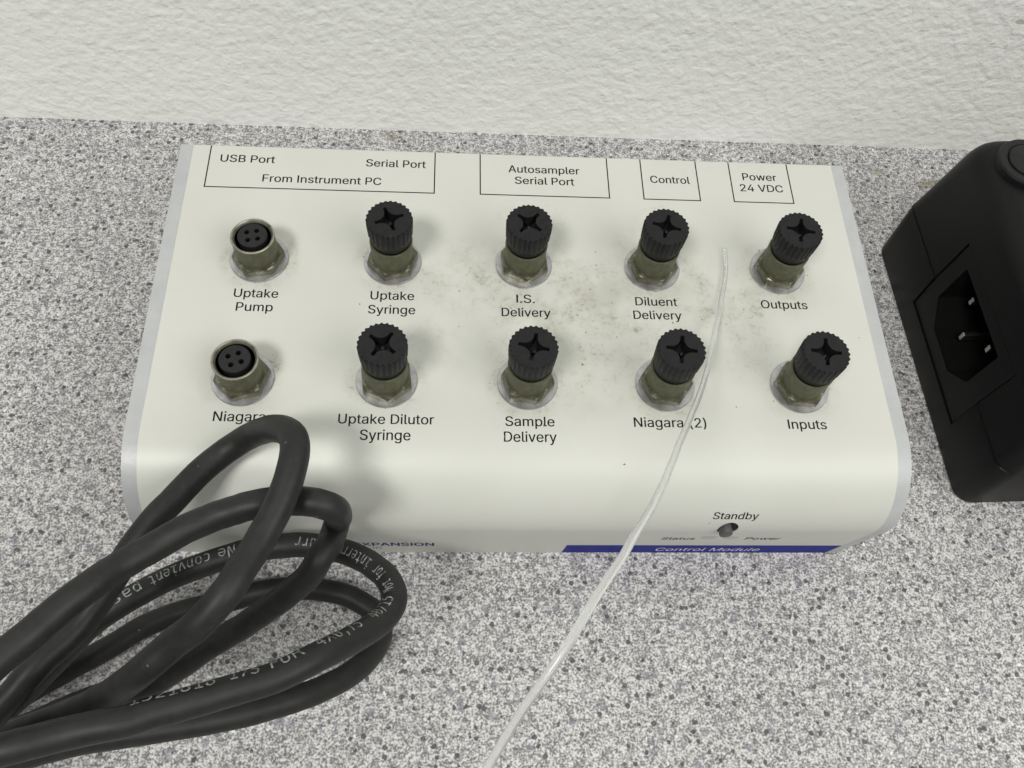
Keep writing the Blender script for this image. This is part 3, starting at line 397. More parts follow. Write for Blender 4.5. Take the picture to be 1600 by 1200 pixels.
'k':(150,[43,54,43,83,47,83,112,149,142,149,72,78,70,78,21,0,21,200,45,200,45,0,116,0,58,73,75,90,146,0,45,83,45,56,61,70,79,85],[1,15,9,0,7,10,7,0,1,8,7,1,1,9,8,5,13,6,11,14,5,13,5,18,4,3,13,1,0,16,12,6,13,13,3,2,5,14,18,0,10,16,6,12,17,12,2,15,15,16,12,15,1,16,5,6,17,11,5,17,12,16,17,2,12,13,4,13,18]),
'l':(74,[55,-1,44,0,36,3,29,8,24,15,22,23,21,33,21,200,45,200,45,39,45,33,46,28,47,24,50,22,53,21,57,20,63,21,67,21,71,1,64,0,61,-1,58,-1],[11,10,5,6,5,10,10,9,6,7,6,9,9,8,7,14,0,15,17,19,18,21,20,19,19,17,16,15,0,21,21,19,15,19,16,15,0,14,1,14,13,1,2,1,13,13,12,2,3,2,12,4,3,12,5,4,12,11,5,12]),
'm':(240,[21,0,21,149,44,149,44,116,42,116,45,124,48,130,52,136,57,141,62,145,68,148,74,150,80,151,86,152,96,151,105,147,113,142,119,134,123,126,126,116,123,116,125,123,128,129,133,135,138,140,143,144,150,147,157,150,164,151,172,152,180,151,188,149,195,146,202,142,208,136,213,129,216,121,218,111,219,100,219,0,195,0,195,100,194,110,191,117,186,123,179,127,172,129,165,130,158,129,152,128,147,126,143,123,139,119,136,114,134,109,132,103,132,97,132,0,108,0,108,102,107,110,104,117,99,122,93,127,86,129,78,130,73,129,67,128,62,126,57,123,53,119,49,114,47,108,45,101,45,94,45,0,44,121,124,121],[75,74,0,1,0,74,4,1,74,74,73,4,68,67,8,67,9,8,6,70,69,7,6,69,69,68,7,68,8,7,4,73,72,3,4,72,72,71,3,71,70,3,5,3,70,70,6,5,1,4,2,10,66,65,65,11,10,63,14,64,14,13,64,12,64,13,64,12,65,11,65,12,59,20,60,61,60,20,20,18,61,18,17,61,62,61,17,17,16,62,62,16,63,16,15,63,14,63,15,9,67,66,66,10,9,55,54,19,54,53,19,50,25,24,26,49,48,48,27,26,25,50,49,49,26,25,19,53,52,21,19,52,22,21,52,52,51,22,23,22,51,51,50,23,50,24,23,47,46,29,31,30,45,46,45,30,29,46,30,41,40,39,39,38,41,38,37,41,41,37,42,37,36,42,43,42,36,36,35,43,35,34,43,44,43,34,34,33,44,33,32,44,45,44,32,31,45,32,27,48,47,28,27,47,47,29,28,57,56,58,59,58,56,56,55,59,20,59,55,55,19,20,20,19,77,3,5,76,4,3,76,2,4,76,19,21,77,18,20,77]),
'n':(161,[45,89,45,0,21,0,21,149,44,149,44,113,40,113,45,125,52,135,60,142,69,147,79,150,89,151,99,150,108,148,116,145,123,140,129,134,134,126,138,117,140,106,140,94,140,0,116,0,116,92,115,103,112,112,107,120,101,125,92,128,83,129,76,129,69,127,63,125,58,121,53,117,50,111,47,105,45,97,44,123],[1,0,2,3,2,0,6,3,0,0,38,6,3,6,4,10,32,31,9,33,32,32,10,9,8,34,33,33,9,8,6,38,37,5,6,37,37,36,5,36,35,5,7,5,35,35,34,7,34,8,7,12,29,13,29,12,30,11,30,12,13,29,28,28,14,13,24,23,22,22,21,24,24,21,25,21,20,25,20,19,25,26,25,19,19,18,26,27,26,18,18,17,27,17,16,27,16,15,27,28,27,15,14,28,15,30,11,31,10,31,11,5,7,39,6,5,39,4,6,39]),
'o':(163,[81,-3,69,-2,57,1,46,6,36,14,28,23,22,33,17,46,14,59,13,74,14,89,17,102,22,114,28,125,36,134,46,141,57,147,69,150,81,151,95,150,107,147,117,141,127,134,135,125,141,114,146,102,149,89,150,74,149,59,146,46,141,33,135,23,127,14,117,6,107,1,95,-2,81,18,91,19,99,22,106,26,112,32,117,38,121,46,123,55,125,64,126,74,125,83,123,93,121,101,117,109,112,116,106,122,99,126,91,129,81,130,72,129,64,126,57,122,51,116,46,109,43,102,40,93,38,84,38,74,38,64,40,55,43,46,46,38,51,32,57,26,64,22,72,19],[7,6,66,66,65,7,8,7,65,65,64,8,9,8,64,64,63,9,63,62,9,10,9,62,62,61,10,11,10,61,61,60,11,12,11,60,0,36,1,36,71,1,16,56,55,55,17,16,1,71,2,71,70,2,3,2,70,69,3,70,15,57,56,56,16,15,3,69,4,69,68,4,5,4,68,68,67,5,6,5,67,66,6,67,12,60,59,13,12,59,59,58,13,14,13,58,58,57,14,57,15,14,18,54,53,18,53,19,37,35,34,38,37,34,34,33,38,39,38,33,51,21,52,21,20,52,53,52,20,19,53,20,30,29,42,43,42,29,29,28,43,44,43,28,28,27,44,45,44,27,46,45,27,27,26,46,47,46,26,26,25,47,48,47,25,25,24,48,39,33,32,40,39,32,32,31,40,41,40,31,31,30,41,30,42,41,48,24,49,24,23,49,50,49,23,23,22,50,51,50,22,21,51,22,35,37,0,36,0,37,17,55,54,54,18,17]),
'p':(167,[21,-56,21,149,44,149,44,126,46,126,48,129,51,132,54,136,58,140,62,143,67,147,74,149,81,151,90,151,102,150,113,147,123,142,132,135,139,126,145,115,150,103,153,89,153,74,153,59,150,46,145,33,139,23,132,14,123,6,113,1,102,-2,90,-3,82,-3,74,-1,68,1,62,5,58,8,54,12,51,16,49,20,46,23,45,23,45,-56,87,18,95,19,103,22,110,26,116,31,120,38,124,46,127,55,128,64,129,74,128,85,127,94,124,103,121,110,116,117,110,122,103,126,95,129,87,130,78,129,70,127,63,123,58,117,53,111,49,103,46,95,45,85,44,74,45,64,46,54,49,45,53,37,58,31,64,26,70,22,78,19],[41,71,0,1,0,71,70,1,71,1,70,69,1,3,2,0,42,41,73,72,41,71,41,72,1,69,68,3,1,68,68,67,3,33,78,34,77,34,78,63,62,10,62,11,10,34,77,35,36,35,77,37,36,77,77,76,37,8,7,64,64,63,8,9,8,63,63,10,9,37,76,38,39,38,76,76,75,39,40,39,75,75,74,40,41,40,74,73,41,74,3,67,66,4,3,66,66,65,4,5,4,65,65,64,5,6,5,64,64,7,6,31,43,32,60,14,13,30,44,31,43,31,44,60,13,61,12,61,13,29,46,45,59,58,15,29,45,30,44,30,45,14,60,59,59,15,14,25,24,49,50,49,24,24,23,50,51,50,23,23,22,51,52,51,22,53,52,22,22,21,53,54,53,21,21,20,54,55,54,20,20,19,55,46,29,28,28,27,46,47,46,27,27,26,47,48,47,26,26,25,48,25,49,48,55,19,56,19,18,56,57,56,18,18,17,57,58,57,17,17,16,58,15,58,16,78,33,32,32,43,78,61,12,62,11,62,12]),
'r':(102,[21,0,21,149,44,149,44,126,45,126,49,133,54,139,60,144,67,148,75,151,84,151,90,151,96,151,96,127,90,128,88,128,84,128,81,128,75,128,68,126,63,124,57,120,53,116,49,111,47,106,45,100,45,93,45,0],[27,26,0,1,0,26,26,25,1,3,1,25,1,3,2,4,23,22,22,21,4,21,5,4,3,25,24,24,23,3,23,4,3,17,9,18,8,7,19,19,18,8,18,9,8,10,16,15,13,12,14,11,14,12,14,11,15,10,15,11,16,10,17,9,17,10,5,21,20,6,5,20,20,19,6,19,7,6]),
's':(143,[72,-3,62,-3,52,-1,44,1,37,5,30,9,24,15,20,21,16,29,14,37,37,42,40,34,44,28,49,24,55,20,63,19,71,18,81,19,89,21,96,24,101,29,104,35,105,40,105,45,103,50,100,53,96,56,90,59,83,61,59,67,46,71,36,76,28,82,23,89,20,98,18,108,19,116,22,123,26,130,31,136,38,141,45,146,54,149,63,151,74,151,83,151,92,149,100,146,107,143,113,139,118,133,122,127,125,121,127,114,105,109,103,114,100,119,95,124,90,128,82,130,74,131,65,130,58,128,51,125,47,120,44,115,43,109,43,104,45,99,49,96,53,93,60,90,68,88,90,82,103,78,113,74,120,67,126,60,129,52,130,42,129,33,127,26,123,19,117,12,110,7,102,3,93,-1,83,-3],[5,4,12,5,12,6,12,11,6,7,6,11,8,7,11,11,10,8,9,8,10,34,33,67,35,34,67,67,66,35,36,35,66,0,16,1,16,15,1,71,29,72,1,15,2,15,14,2,29,71,30,70,30,71,41,63,62,42,41,62,62,61,42,61,43,42,2,14,3,4,3,14,14,13,4,12,4,13,30,70,31,70,69,31,69,68,31,32,31,68,33,32,68,67,33,68,36,66,65,37,36,65,38,37,65,65,64,38,39,38,64,64,63,39,40,39,63,63,41,40,27,73,28,60,59,45,44,60,45,17,87,86,18,17,86,86,85,18,85,19,18,47,46,58,59,58,46,45,59,46,82,81,21,81,80,21,22,21,80,80,79,22,23,22,79,79,78,23,78,77,23,53,52,54,55,54,52,52,51,55,19,85,84,20,19,84,84,83,20,83,82,20,82,21,20,23,77,24,77,76,24,25,24,76,76,75,25,26,25,75,75,74,26,27,26,74,73,27,74,55,51,56,51,50,56,50,49,56,57,56,49,49,48,57,58,57,48,47,58,48,87,17,0,16,0,17,72,29,28,28,73,72,43,61,60,60,44,43]),
't':(89,[80,149,80,129,3,129,3,149,26,185,50,185,50,38,50,32,51,28,53,24,57,22,61,20,67,20,73,20,79,21,84,1,81,0,78,-1,75,-1,72,-1,69,-2,66,-2,54,0,44,3,36,8,30,16,27,25,26,37,50,149,50,129,26,129,26,149],[23,9,24,25,24,9,9,8,25,26,25,8,8,7,26,27,26,7,7,6,27,29,30,6,19,13,12,20,19,21,19,12,21,11,21,12,18,17,16,16,15,14,13,19,18,18,16,13,16,14,13,21,11,22,11,10,22,23,22,10,9,23,10,30,29,28,5,4,28,1,0,28,29,1,28,27,6,30,3,2,31,2,30,31,28,31,30,31,28,4]),
'u':(161,[72,-2,62,-1,53,1,45,4,38,9,32,15,27,23,24,32,21,43,21,55,21,149,45,149,45,57,46,46,49,37,54,29,61,24,69,21,79,20,86,20,92,22,98,24,103,28,108,33,111,38,114,45,116,52,116,60,116,149,140,149,140,0,117,0,117,36,121,36,116,24,109,14,101,7,92,2,82,-1,117,26],[10,9,12,17,0,18,0,17,1,16,1,17,1,16,2,2,16,3,16,15,3,4,3,15,5,4,15,6,5,15,15,14,6,7,6,14,14,13,7,8,7,13,9,8,13,12,9,13,10,12,11,19,38,37,37,20,19,20,37,36,21,20,36,36,35,21,35,22,21,30,33,31,32,33,25,26,25,33,27,26,33,33,30,27,30,29,27,28,27,29,22,35,34,23,22,34,34,32,23,24,23,32,32,25,24,18,0,38,38,19,18,32,34,39,33,32,39,31,33,39]),
'v':(153,[64,0,7,149,33,149,65,61,68,52,71,43,73,34,76,25,78,17,81,8,72,8,75,17,77,25,80,34,82,43,85,52,88,61,120,149,146,149,89,0,76,23],[3,0,4,0,3,1,2,1,3,6,11,7,10,11,0,11,6,0,6,5,0,4,0,5,12,8,13,16,15,19,19,18,16,18,17,16,8,9,19,13,8,19,14,13,19,19,15,14,10,0,19,19,9,10,11,10,9,9,8,11,11,8,20,8,12,20,7,11,20]),
'w':(223,[54,0,9,149,34,149,52,84,55,75,58,65,60,54,63,42,66,30,69,16,65,16,68,29,70,41,73,53,76,64,78,74,81,84,99,149,124,149,142,84,145,74,147,64,150,53,153,42,155,29,158,16,154,16,157,29,160,42,162,53,165,64,168,74,170,84,189,149,214,149,169,0,145,0,125,68,120,88,118,96,116,103,114,110,109,133,114,133,109,110,103,88,101,81,99,74,97,68,78,0,67,25,156,25,112,122],[2,1,3,3,1,0,0,4,3,10,9,50,10,8,0,8,7,0,7,6,0,4,0,6,5,4,6,44,42,17,13,12,48,14,13,48,15,14,48,48,47,15,16,15,47,47,46,16,46,45,16,45,44,16,44,17,16,10,0,49,9,10,49,11,9,49,49,48,11,48,12,11,43,41,18,22,21,37,21,20,37,19,37,20,37,19,38,39,38,19,40,39,19,41,40,19,18,41,19,26,25,51,25,27,51,34,33,32,30,29,35,31,30,35,35,34,31,34,32,31,27,25,35,28,27,35,35,29,28,35,25,36,25,26,36,26,24,36,37,36,24,24,23,37,22,37,23,42,44,52,42,52,43,17,42,43,43,18,17,9,11,50,8,10,50,24,26,51,41,43,52]),
'y':(153,[19,-54,24,-34,28,-34,33,-35,37,-35,41,-35,45,-34,48,-32,51,-29,54,-25,57,-20,59,-14,64,-1,7,149,33,149,65,61,68,52,71,43,73,34,76,25,78,17,81,8,72,8,75,17,77,25,80,34,82,43,85,52,88,61,120,149,146,149,80,-23,77,-30,73,-37,69,-42,65,-47,60,-50,55,-53,49,-55,43,-57,36,-57,32,-57,29,-57,25,-56,23,-56,20,-55,76,23],[45,44,0,41,3,42,43,42,3,2,43,3,0,44,43,1,0,43,43,2,1,4,40,5,5,40,39,5,39,38,6,5,38,38,37,6,3,41,40,40,4,3,22,23,12,23,18,12,18,17,12,16,12,17,46,20,24,20,25,24,26,21,27,29,28,30,30,28,21,27,21,28,30,21,31,25,20,21,21,26,25,31,21,12,22,12,21,23,22,21,21,20,23,20,46,23,18,23,19,6,37,36,7,6,36,36,35,7,8,7,35,35,34,8,9,8,34,34,33,9,10,9,33,33,32,10,32,31,10,11,10,31,31,12,11,16,15,12,14,13,15,15,13,12,19,23,46]),
' ':(74,[],[])}
MONO = {
',':(83,[34,20,51,20,51,6,37,-19,27,-19,34,6],[5,4,3,3,2,5,0,5,2,2,1,0]),
'/':(83,[60,100,72,100,20,-13,7,-13],[1,0,2,3,2,0]),
'0':(83,[32,50,33,54,35,57,38,59,41,59,45,59,48,57,50,54,50,50,50,47,48,44,45,42,41,41,38,42,35,44,33,47,41,91,33,89,27,81,24,68,23,50,24,32,27,19,33,11,41,9,50,11,55,19,59,32,60,50,59,68,55,81,50,89,41,102,55,99,65,89,72,72,74,50,72,27,65,11,55,1,41,-2,27,1,17,11,11,27,9,50,11,72,17,89,27,99],[43,42,22,22,21,43,44,43,21,20,44,21,44,20,19,45,44,19,19,18,45,46,45,18,0,15,1,40,24,23,40,23,41,42,41,23,22,42,23,46,18,17,47,46,17,8,7,6,9,8,10,11,10,8,8,6,4,5,4,6,32,16,31,38,37,26,27,26,37,37,36,27,36,28,27,28,36,29,36,35,29,30,29,35,35,34,30,39,38,25,38,26,25,30,34,31,34,33,31,32,31,33,39,25,40,24,40,25,13,12,11,11,8,13,14,13,8,8,4,14,15,14,4,1,15,4,2,1,4,3,2,4,16,32,17,47,17,32]),
'1':(83,[18,11,39,11,39,88,16,83,16,95,39,100,53,100,53,11,73,11,73,0,18,0],[0,10,1,9,8,7,2,7,6,5,2,6,1,10,9,9,7,1,7,2,1,4,3,2,2,5,4]),
'2':(83,[25,11,71,11,71,0,10,0,10,11,22,24,32,35,40,43,45,49,51,56,54,62,56,67,56,73,55,80,51,86,46,89,38,90,32,90,25,88,18,85,11,82,11,95,18,98,25,100,31,101,38,102,51,100,61,94,68,85,70,74,70,67,67,61,63,54,58,46,53,41,47,34,38,25],[22,19,18,4,3,0,0,5,4,21,20,19,19,22,21,24,23,17,24,17,16,16,25,24,5,0,36,36,6,5,17,23,18,22,18,23,15,14,26,30,29,12,33,32,9,10,9,32,32,31,10,11,10,31,31,30,11,30,12,11,12,29,13,29,28,13,28,27,13,14,13,27,26,14,27,0,3,2,2,1,0,6,36,35,7,6,35,35,34,7,8,7,34,34,33,8,33,9,8,25,16,15,15,26,25]),
'4':(83,[49,88,18,35,49,35,47,100,63,100,63,35,76,35,76,24,63,24,63,0,49,0,49,24,7,24,7,37],[13,12,1,1,12,11,11,2,1,7,6,5,7,5,8,0,5,4,11,10,9,9,8,11,2,11,8,8,5,2,5,0,2,13,1,0,3,13,0,0,4,3]),
'5':(83,[14,100,65,100,65,89,26,89,26,64,29,65,32,66,35,66,38,66,52,64,62,57,69,46,72,32,69,18,62,7,51,0,36,-2,28,-2,21,-1,15,0,10,2,10,16,16,13,22,11,28,10,35,9,45,11,52,15,56,22,58,32,56,42,52,49,44,53,34,55,29,54,24,53,19,52,14,50],[18,23,19,22,19,23,19,22,20,21,20,22,5,34,33,33,6,5,24,17,25,4,35,34,34,5,4,17,24,18,23,18,24,35,4,36,37,36,4,0,37,4,4,3,0,26,15,27,15,26,16,31,9,32,8,32,9,28,14,13,29,28,13,13,12,29,12,11,29,30,29,11,10,30,11,27,15,14,14,28,27,30,10,31,9,31,10,25,17,16,16,26,25,32,8,33,8,7,33,6,33,7,2,1,3,0,3,1]),
'7':(83,[9,100,72,100,72,94,37,0,22,0,57,89,9,89],[5,3,2,2,1,5,3,5,4,0,6,5,5,1,0]),
'8':(83,[41,47,33,46,27,42,24,36,22,28,24,20,27,14,33,10,41,9,49,10,55,14,59,20,60,28,59,36,55,42,49,46,29,53,22,56,16,61,12,68,11,76,13,87,19,95,29,100,41,102,54,100,63,95,69,87,71,76,70,68,67,61,61,56,53,53,62,50,68,44,72,37,74,27,72,15,65,6,55,0,41,-2,28,0,17,6,11,15,9,27,10,36,14,44,21,50,25,75,26,68,29,62,34,59,41,58,48,59,54,62,57,68,58,75,57,82,54,87,49,90,41,91,34,90,29,87,26,82],[42,5,43,44,43,5,5,4,44,45,44,4,4,3,45,46,45,3,20,19,48,40,8,7,51,1,0,40,7,41,6,41,7,16,2,1,1,51,16,50,16,51,61,23,62,41,6,42,5,42,6,46,3,2,47,46,2,2,16,47,16,50,17,50,49,17,18,17,49,19,18,49,48,19,49,20,48,63,21,20,63,22,21,63,63,62,22,62,23,22,15,32,53,24,60,59,39,10,9,32,15,14,53,32,54,58,25,59,24,59,25,11,38,37,37,36,11,12,11,36,36,35,12,13,12,35,35,34,13,29,28,56,10,39,38,38,11,10,13,34,14,34,33,14,32,14,33,54,32,31,55,54,31,31,30,55,30,29,55,29,56,55,56,28,57,28,27,57,27,26,57,58,57,26,25,58,26,39,9,40,8,40,9,15,53,0,53,52,0,51,0,52,60,24,61,23,61,24]),
'F':(83,[16,100,74,100,74,89,29,89,29,59,70,59,70,48,29,48,29,0,16,0],[8,7,9,0,9,7,7,4,0,2,1,3,4,7,6,6,5,4,0,4,3,3,1,0]),
'N':(83,[9,100,26,100,60,18,60,100,73,100,73,0,56,0,22,82,22,0,9,0],[8,7,9,0,9,7,7,1,0,2,6,5,5,4,2,4,3,2,6,2,7,1,7,2]),
'O':(83,[61,50,59,69,56,81,50,88,41,91,32,88,26,81,23,69,22,50,23,31,26,18,32,11,41,9,50,11,56,18,59,31,75,50,73,27,66,11,56,1,41,-2,26,1,16,11,10,27,8,50,10,73,16,89,27,99,41,102,56,99,66,89,73,73],[24,23,9,9,8,24,8,7,24,25,24,7,20,12,11,20,11,21,21,11,22,11,10,22,23,22,10,9,23,10,25,7,6,26,25,6,6,5,26,5,27,26,4,3,29,28,4,29,17,16,15,0,15,16,1,0,16,16,31,1,13,19,18,14,13,18,18,17,14,17,15,14,1,31,2,31,30,2,3,2,30,29,3,30,19,13,20,12,20,13,27,5,4,4,28,27]),
'R':(83,[51,47,56,45,60,42,64,37,69,27,83,0,68,0,56,25,51,34,47,39,42,41,36,42,23,42,23,0,10,0,10,100,37,100,52,98,63,93,69,83,71,71,70,62,66,55,60,50,23,89,23,53,38,53,46,54,52,58,56,63,57,71,56,79,52,84,46,88,37,89],[13,12,14,11,25,12,14,12,25,15,14,25,25,24,15,10,27,26,9,0,10,27,10,0,0,28,27,10,26,11,25,11,26,33,16,34,24,34,16,15,24,16,5,4,6,6,4,7,4,3,7,29,23,22,22,21,29,30,29,21,21,20,30,31,30,20,20,19,31,19,18,31,32,31,18,17,32,18,7,3,8,3,2,8,2,1,8,9,8,1,0,9,1,28,0,23,23,29,28,32,17,33,16,33,17]),
'S':(83,[68,97,68,83,62,86,55,89,49,90,43,91,34,90,28,86,24,81,22,74,23,69,26,64,31,61,40,58,47,57,59,53,67,46,72,38,74,27,71,15,65,6,54,0,39,-2,32,-2,25,0,18,1,11,4,11,18,18,14,25,11,32,10,39,9,48,10,55,14,59,19,61,26,60,33,57,38,51,41,43,44,36,46,24,50,16,55,11,63,9,72,12,84,18,94,29,100,42,102,48,101,54,101,61,99],[25,28,26,27,26,28,44,43,10,10,9,44,45,44,9,9,8,45,8,46,45,22,31,23,30,23,31,23,30,24,29,24,30,40,13,12,47,7,6,24,29,25,28,25,29,40,12,41,12,11,41,42,41,11,43,42,11,10,43,11,46,8,7,7,47,46,48,5,49,3,50,4,21,33,32,14,39,38,49,5,4,4,50,49,20,19,34,35,34,19,19,18,35,36,35,18,18,17,36,17,16,36,1,0,2,51,2,0,33,21,20,20,34,33,36,16,37,16,15,37,38,37,15,14,38,15,2,51,3,50,3,51,21,32,22,31,22,32,13,40,39,39,14,13,5,48,6,47,6,48]),
'X':(83,[6,100,20,100,42,62,65,100,79,100,49,53,81,0,67,0,42,43,16,0,1,0,35,53],[8,11,9,10,9,11,11,1,0,2,5,3,7,6,5,3,5,4,7,5,8,11,8,5,5,2,11,1,11,2]),
'a':(83,[47,38,43,38,33,37,27,34,23,29,21,23,22,17,25,12,30,9,37,8,46,10,53,15,57,24,59,35,59,38,71,43,71,0,59,0,59,11,54,5,49,1,42,-1,34,-2,24,0,16,5,11,12,9,22,11,33,17,41,28,46,42,47,59,47,59,49,57,57,54,62,48,65,40,66,33,66,27,65,21,62,14,59,14,72,21,74,27,76,34,76,40,77,48,76,56,74,62,71,66,66,68,62,70,58,71,51],[25,24,6,26,25,6,6,5,26,27,26,5,5,4,27,4,28,27,41,40,39,39,42,41,36,45,44,36,44,37,22,9,8,29,3,2,43,38,37,37,44,43,22,8,23,8,7,23,24,23,7,6,24,7,28,4,3,3,29,28,42,39,38,38,43,42,30,1,0,10,21,20,20,19,10,19,11,10,34,47,35,47,46,35,18,17,16,14,13,15,31,14,15,15,52,31,32,31,52,52,51,32,33,32,51,51,50,33,50,49,33,11,19,18,12,11,18,18,16,12,16,15,12,15,13,12,14,31,0,30,0,31,33,49,34,49,48,34,47,34,48,9,22,21,21,10,9,1,30,2,29,2,30,35,46,36,45,36,46]),
'c':(83,[71,4,66,1,61,-1,56,-2,50,-2,35,1,23,9,16,21,13,37,16,54,23,66,35,74,50,77,55,76,61,75,66,74,71,71,71,58,66,62,61,64,56,66,50,66,40,65,32,59,28,50,26,37,28,25,32,16,40,10,50,9,56,9,62,10,67,13,71,17],[26,25,7,8,7,25,9,8,25,25,24,9,4,29,28,4,28,5,27,5,28,11,23,22,5,27,6,7,6,27,26,7,27,9,24,23,10,9,23,23,11,10,19,14,20,30,3,2,20,14,13,32,0,33,31,1,0,0,32,31,17,16,18,15,18,16,1,31,2,30,2,31,18,15,19,14,19,15,29,4,3,3,30,29,20,13,21,13,12,21,22,21,12,11,22,12]),
'e':(83,[74,41,74,35,21,35,21,34,23,23,27,15,35,10,46,9,52,9,58,10,65,13,72,16,72,4,65,1,58,-1,52,-2,45,-2,30,1,18,9,11,21,8,37,11,54,18,66,29,74,44,77,56,74,66,67,72,56,62,44,61,54,57,61,51,65,43,66,35,65,28,60,24,53,22,44],[19,18,4,4,3,19,20,19,3,3,2,20,2,36,20,21,20,36,33,32,24,17,6,5,23,34,33,33,24,23,17,5,18,4,18,5,21,36,35,22,21,35,35,34,22,34,23,22,7,16,15,14,9,8,14,8,15,7,15,8,30,25,31,10,13,12,12,11,10,1,28,2,1,0,28,0,27,28,29,28,27,26,29,27,9,14,13,13,10,9,29,26,30,25,30,26,6,17,16,16,7,6,36,2,28,24,32,31,31,25,24]),
'f':(83,[71,104,71,94,57,94,52,93,48,91,46,87,45,82,45,75,71,75,71,65,45,65,45,0,33,0,33,65,13,65,13,75,33,75,33,80,35,91,39,98,46,103,56,104],[15,14,13,13,16,15,13,12,11,11,10,13,16,13,10,10,7,16,7,17,16,20,4,3,1,0,2,21,2,0,2,21,3,20,3,21,7,10,9,9,8,7,17,7,6,18,17,6,6,5,18,5,4,18,19,18,4,4,20,19]),
'i':(83,[17,75,49,75,49,10,73,10,73,0,12,0,12,10,36,10,36,65,17,65,36,104,49,104,49,89,36,89],[0,8,1,6,5,7,8,0,9,4,3,2,12,11,10,7,5,4,4,2,7,8,7,2,8,2,1,12,10,13]),
'n':(83,[70,46,70,0,58,0,58,46,57,55,54,61,50,65,43,66,36,65,30,60,27,53,25,42,25,0,13,0,13,75,25,75,25,64,29,69,34,74,40,76,48,77,58,75,65,69,69,60],[13,12,11,14,13,11,16,15,14,18,8,19,17,9,8,8,18,17,14,11,10,16,14,10,10,9,16,9,17,16,20,7,6,1,0,3,1,3,2,3,0,4,0,23,4,5,4,23,23,22,5,22,21,5,6,5,21,20,6,21,19,8,7,7,20,19]),
'o':(83,[41,66,33,65,27,59,23,50,22,37,23,25,27,16,33,10,41,9,50,10,56,16,59,25,60,37,59,50,56,59,50,65,41,77,55,74,65,67,71,54,73,37,71,21,65,8,55,1,41,-2,27,1,17,8,11,21,9,37,11,54,17,67,27,74],[28,27,5,5,4,28,4,3,28,29,28,3,24,8,7,24,7,25,6,25,7,31,2,1,25,6,26,27,26,6,5,27,6,29,3,2,30,29,2,2,31,30,16,0,15,16,15,17,21,20,11,12,11,20,13,12,20,20,19,13,9,23,22,10,9,22,22,21,10,21,11,10,13,19,14,19,18,14,15,14,18,17,15,18,23,9,24,8,24,9,0,16,1,31,1,16]),
'p':(83,[25,9,25,-29,13,-29,13,75,25,75,25,65,29,70,33,74,39,76,45,77,57,74,66,66,72,54,74,37,72,21,66,8,57,1,45,-2,39,-1,33,1,29,5,61,37,60,50,57,59,51,65,43,66,35,65,30,59,26,50,25,37,26,25,30,16,35,10,43,9,51,10,57,16,60,25],[3,2,0,30,29,0,3,0,29,29,28,3,28,5,3,5,4,3,18,32,19,19,32,20,26,7,6,2,1,0,20,32,0,32,31,0,30,0,31,5,28,27,27,26,5,26,6,5,16,34,17,33,17,34,24,9,25,8,25,9,14,13,36,21,36,13,22,21,13,13,12,22,23,22,12,12,11,23,34,16,15,35,34,15,15,14,35,14,36,35,23,11,24,11,10,24,9,24,10,17,33,18,32,18,33,25,8,26,7,26,8]),
'r':(83,[77,60,73,62,69,64,65,65,60,65,50,64,43,58,38,49,37,37,37,0,24,0,24,75,37,75,37,60,41,67,46,73,53,76,61,77,66,77,70,76,74,74,77,72],[9,8,10,11,10,8,6,5,14,5,15,14,11,8,7,13,11,7,7,6,13,6,14,13,11,13,12,17,3,18,3,17,4,16,4,17,0,21,1,2,1,21,21,20,2,19,2,20,2,19,3,18,3,19,4,16,5,15,5,16]),
's':(83,[65,72,65,60,60,63,55,65,49,66,44,67,36,66,31,64,28,60,27,56,28,51,30,48,35,46,45,43,50,42,58,40,64,35,68,29,69,22,67,12,61,4,52,0,39,-2,33,-2,27,-1,21,1,14,3,14,15,21,12,27,10,34,9,39,8,47,9,52,12,55,16,57,21,52,28,40,33,35,34,26,37,19,41,16,47,15,54,16,64,22,71,31,75,43,77,49,77,54,76,60,74],[24,29,25,28,25,29,25,28,26,27,26,28,22,31,23,30,23,31,45,7,6,23,30,24,29,24,30,38,12,39,12,11,39,40,39,11,11,10,40,41,40,10,42,41,10,10,9,42,43,42,9,9,8,43,44,43,8,8,7,44,7,45,44,21,33,32,36,14,37,13,37,14,48,47,4,5,4,47,46,5,47,2,49,3,20,19,34,35,34,19,19,18,35,18,17,35,17,16,35,1,0,2,49,2,0,33,21,20,20,34,33,35,16,36,16,15,36,14,36,15,48,4,3,3,49,48,21,32,22,31,22,32,37,13,38,12,38,13,5,46,6,45,6,46]),
't':(83,[41,96,41,75,69,75,69,65,41,65,41,25,42,18,44,13,49,11,55,10,69,10,69,0,54,0,42,1,34,6,30,13,29,25,29,65,9,65,9,75,29,75,29,96],[19,18,17,17,20,19,17,16,5,5,4,17,20,17,4,4,1,20,1,21,20,8,7,13,9,12,11,9,11,10,8,13,12,12,9,8,13,7,14,15,14,7,7,6,15,16,15,6,5,16,6,1,4,3,3,2,1,21,1,0]),
'u':(83,[13,28,13,75,25,75,25,28,26,20,29,14,34,10,40,9,48,10,53,15,57,22,58,32,58,75,70,75,70,0,58,0,58,11,54,6,49,1,43,-1,36,-2,26,0,19,6,14,15],[1,0,3,3,2,1,6,20,7,20,6,21,5,21,6,21,5,22,23,22,5,5,4,23,0,23,4,3,0,4,8,18,17,17,9,8,16,15,14,14,13,11,13,12,11,9,17,16,10,9,16,16,14,10,14,11,10,7,20,19,19,18,7,18,8,7]),
'v':(83,[7,75,19,75,41,12,63,75,76,75,49,0,33,0],[2,5,4,4,3,2,5,2,6,0,6,2,1,0,2]),
' ':(83,[],[])}

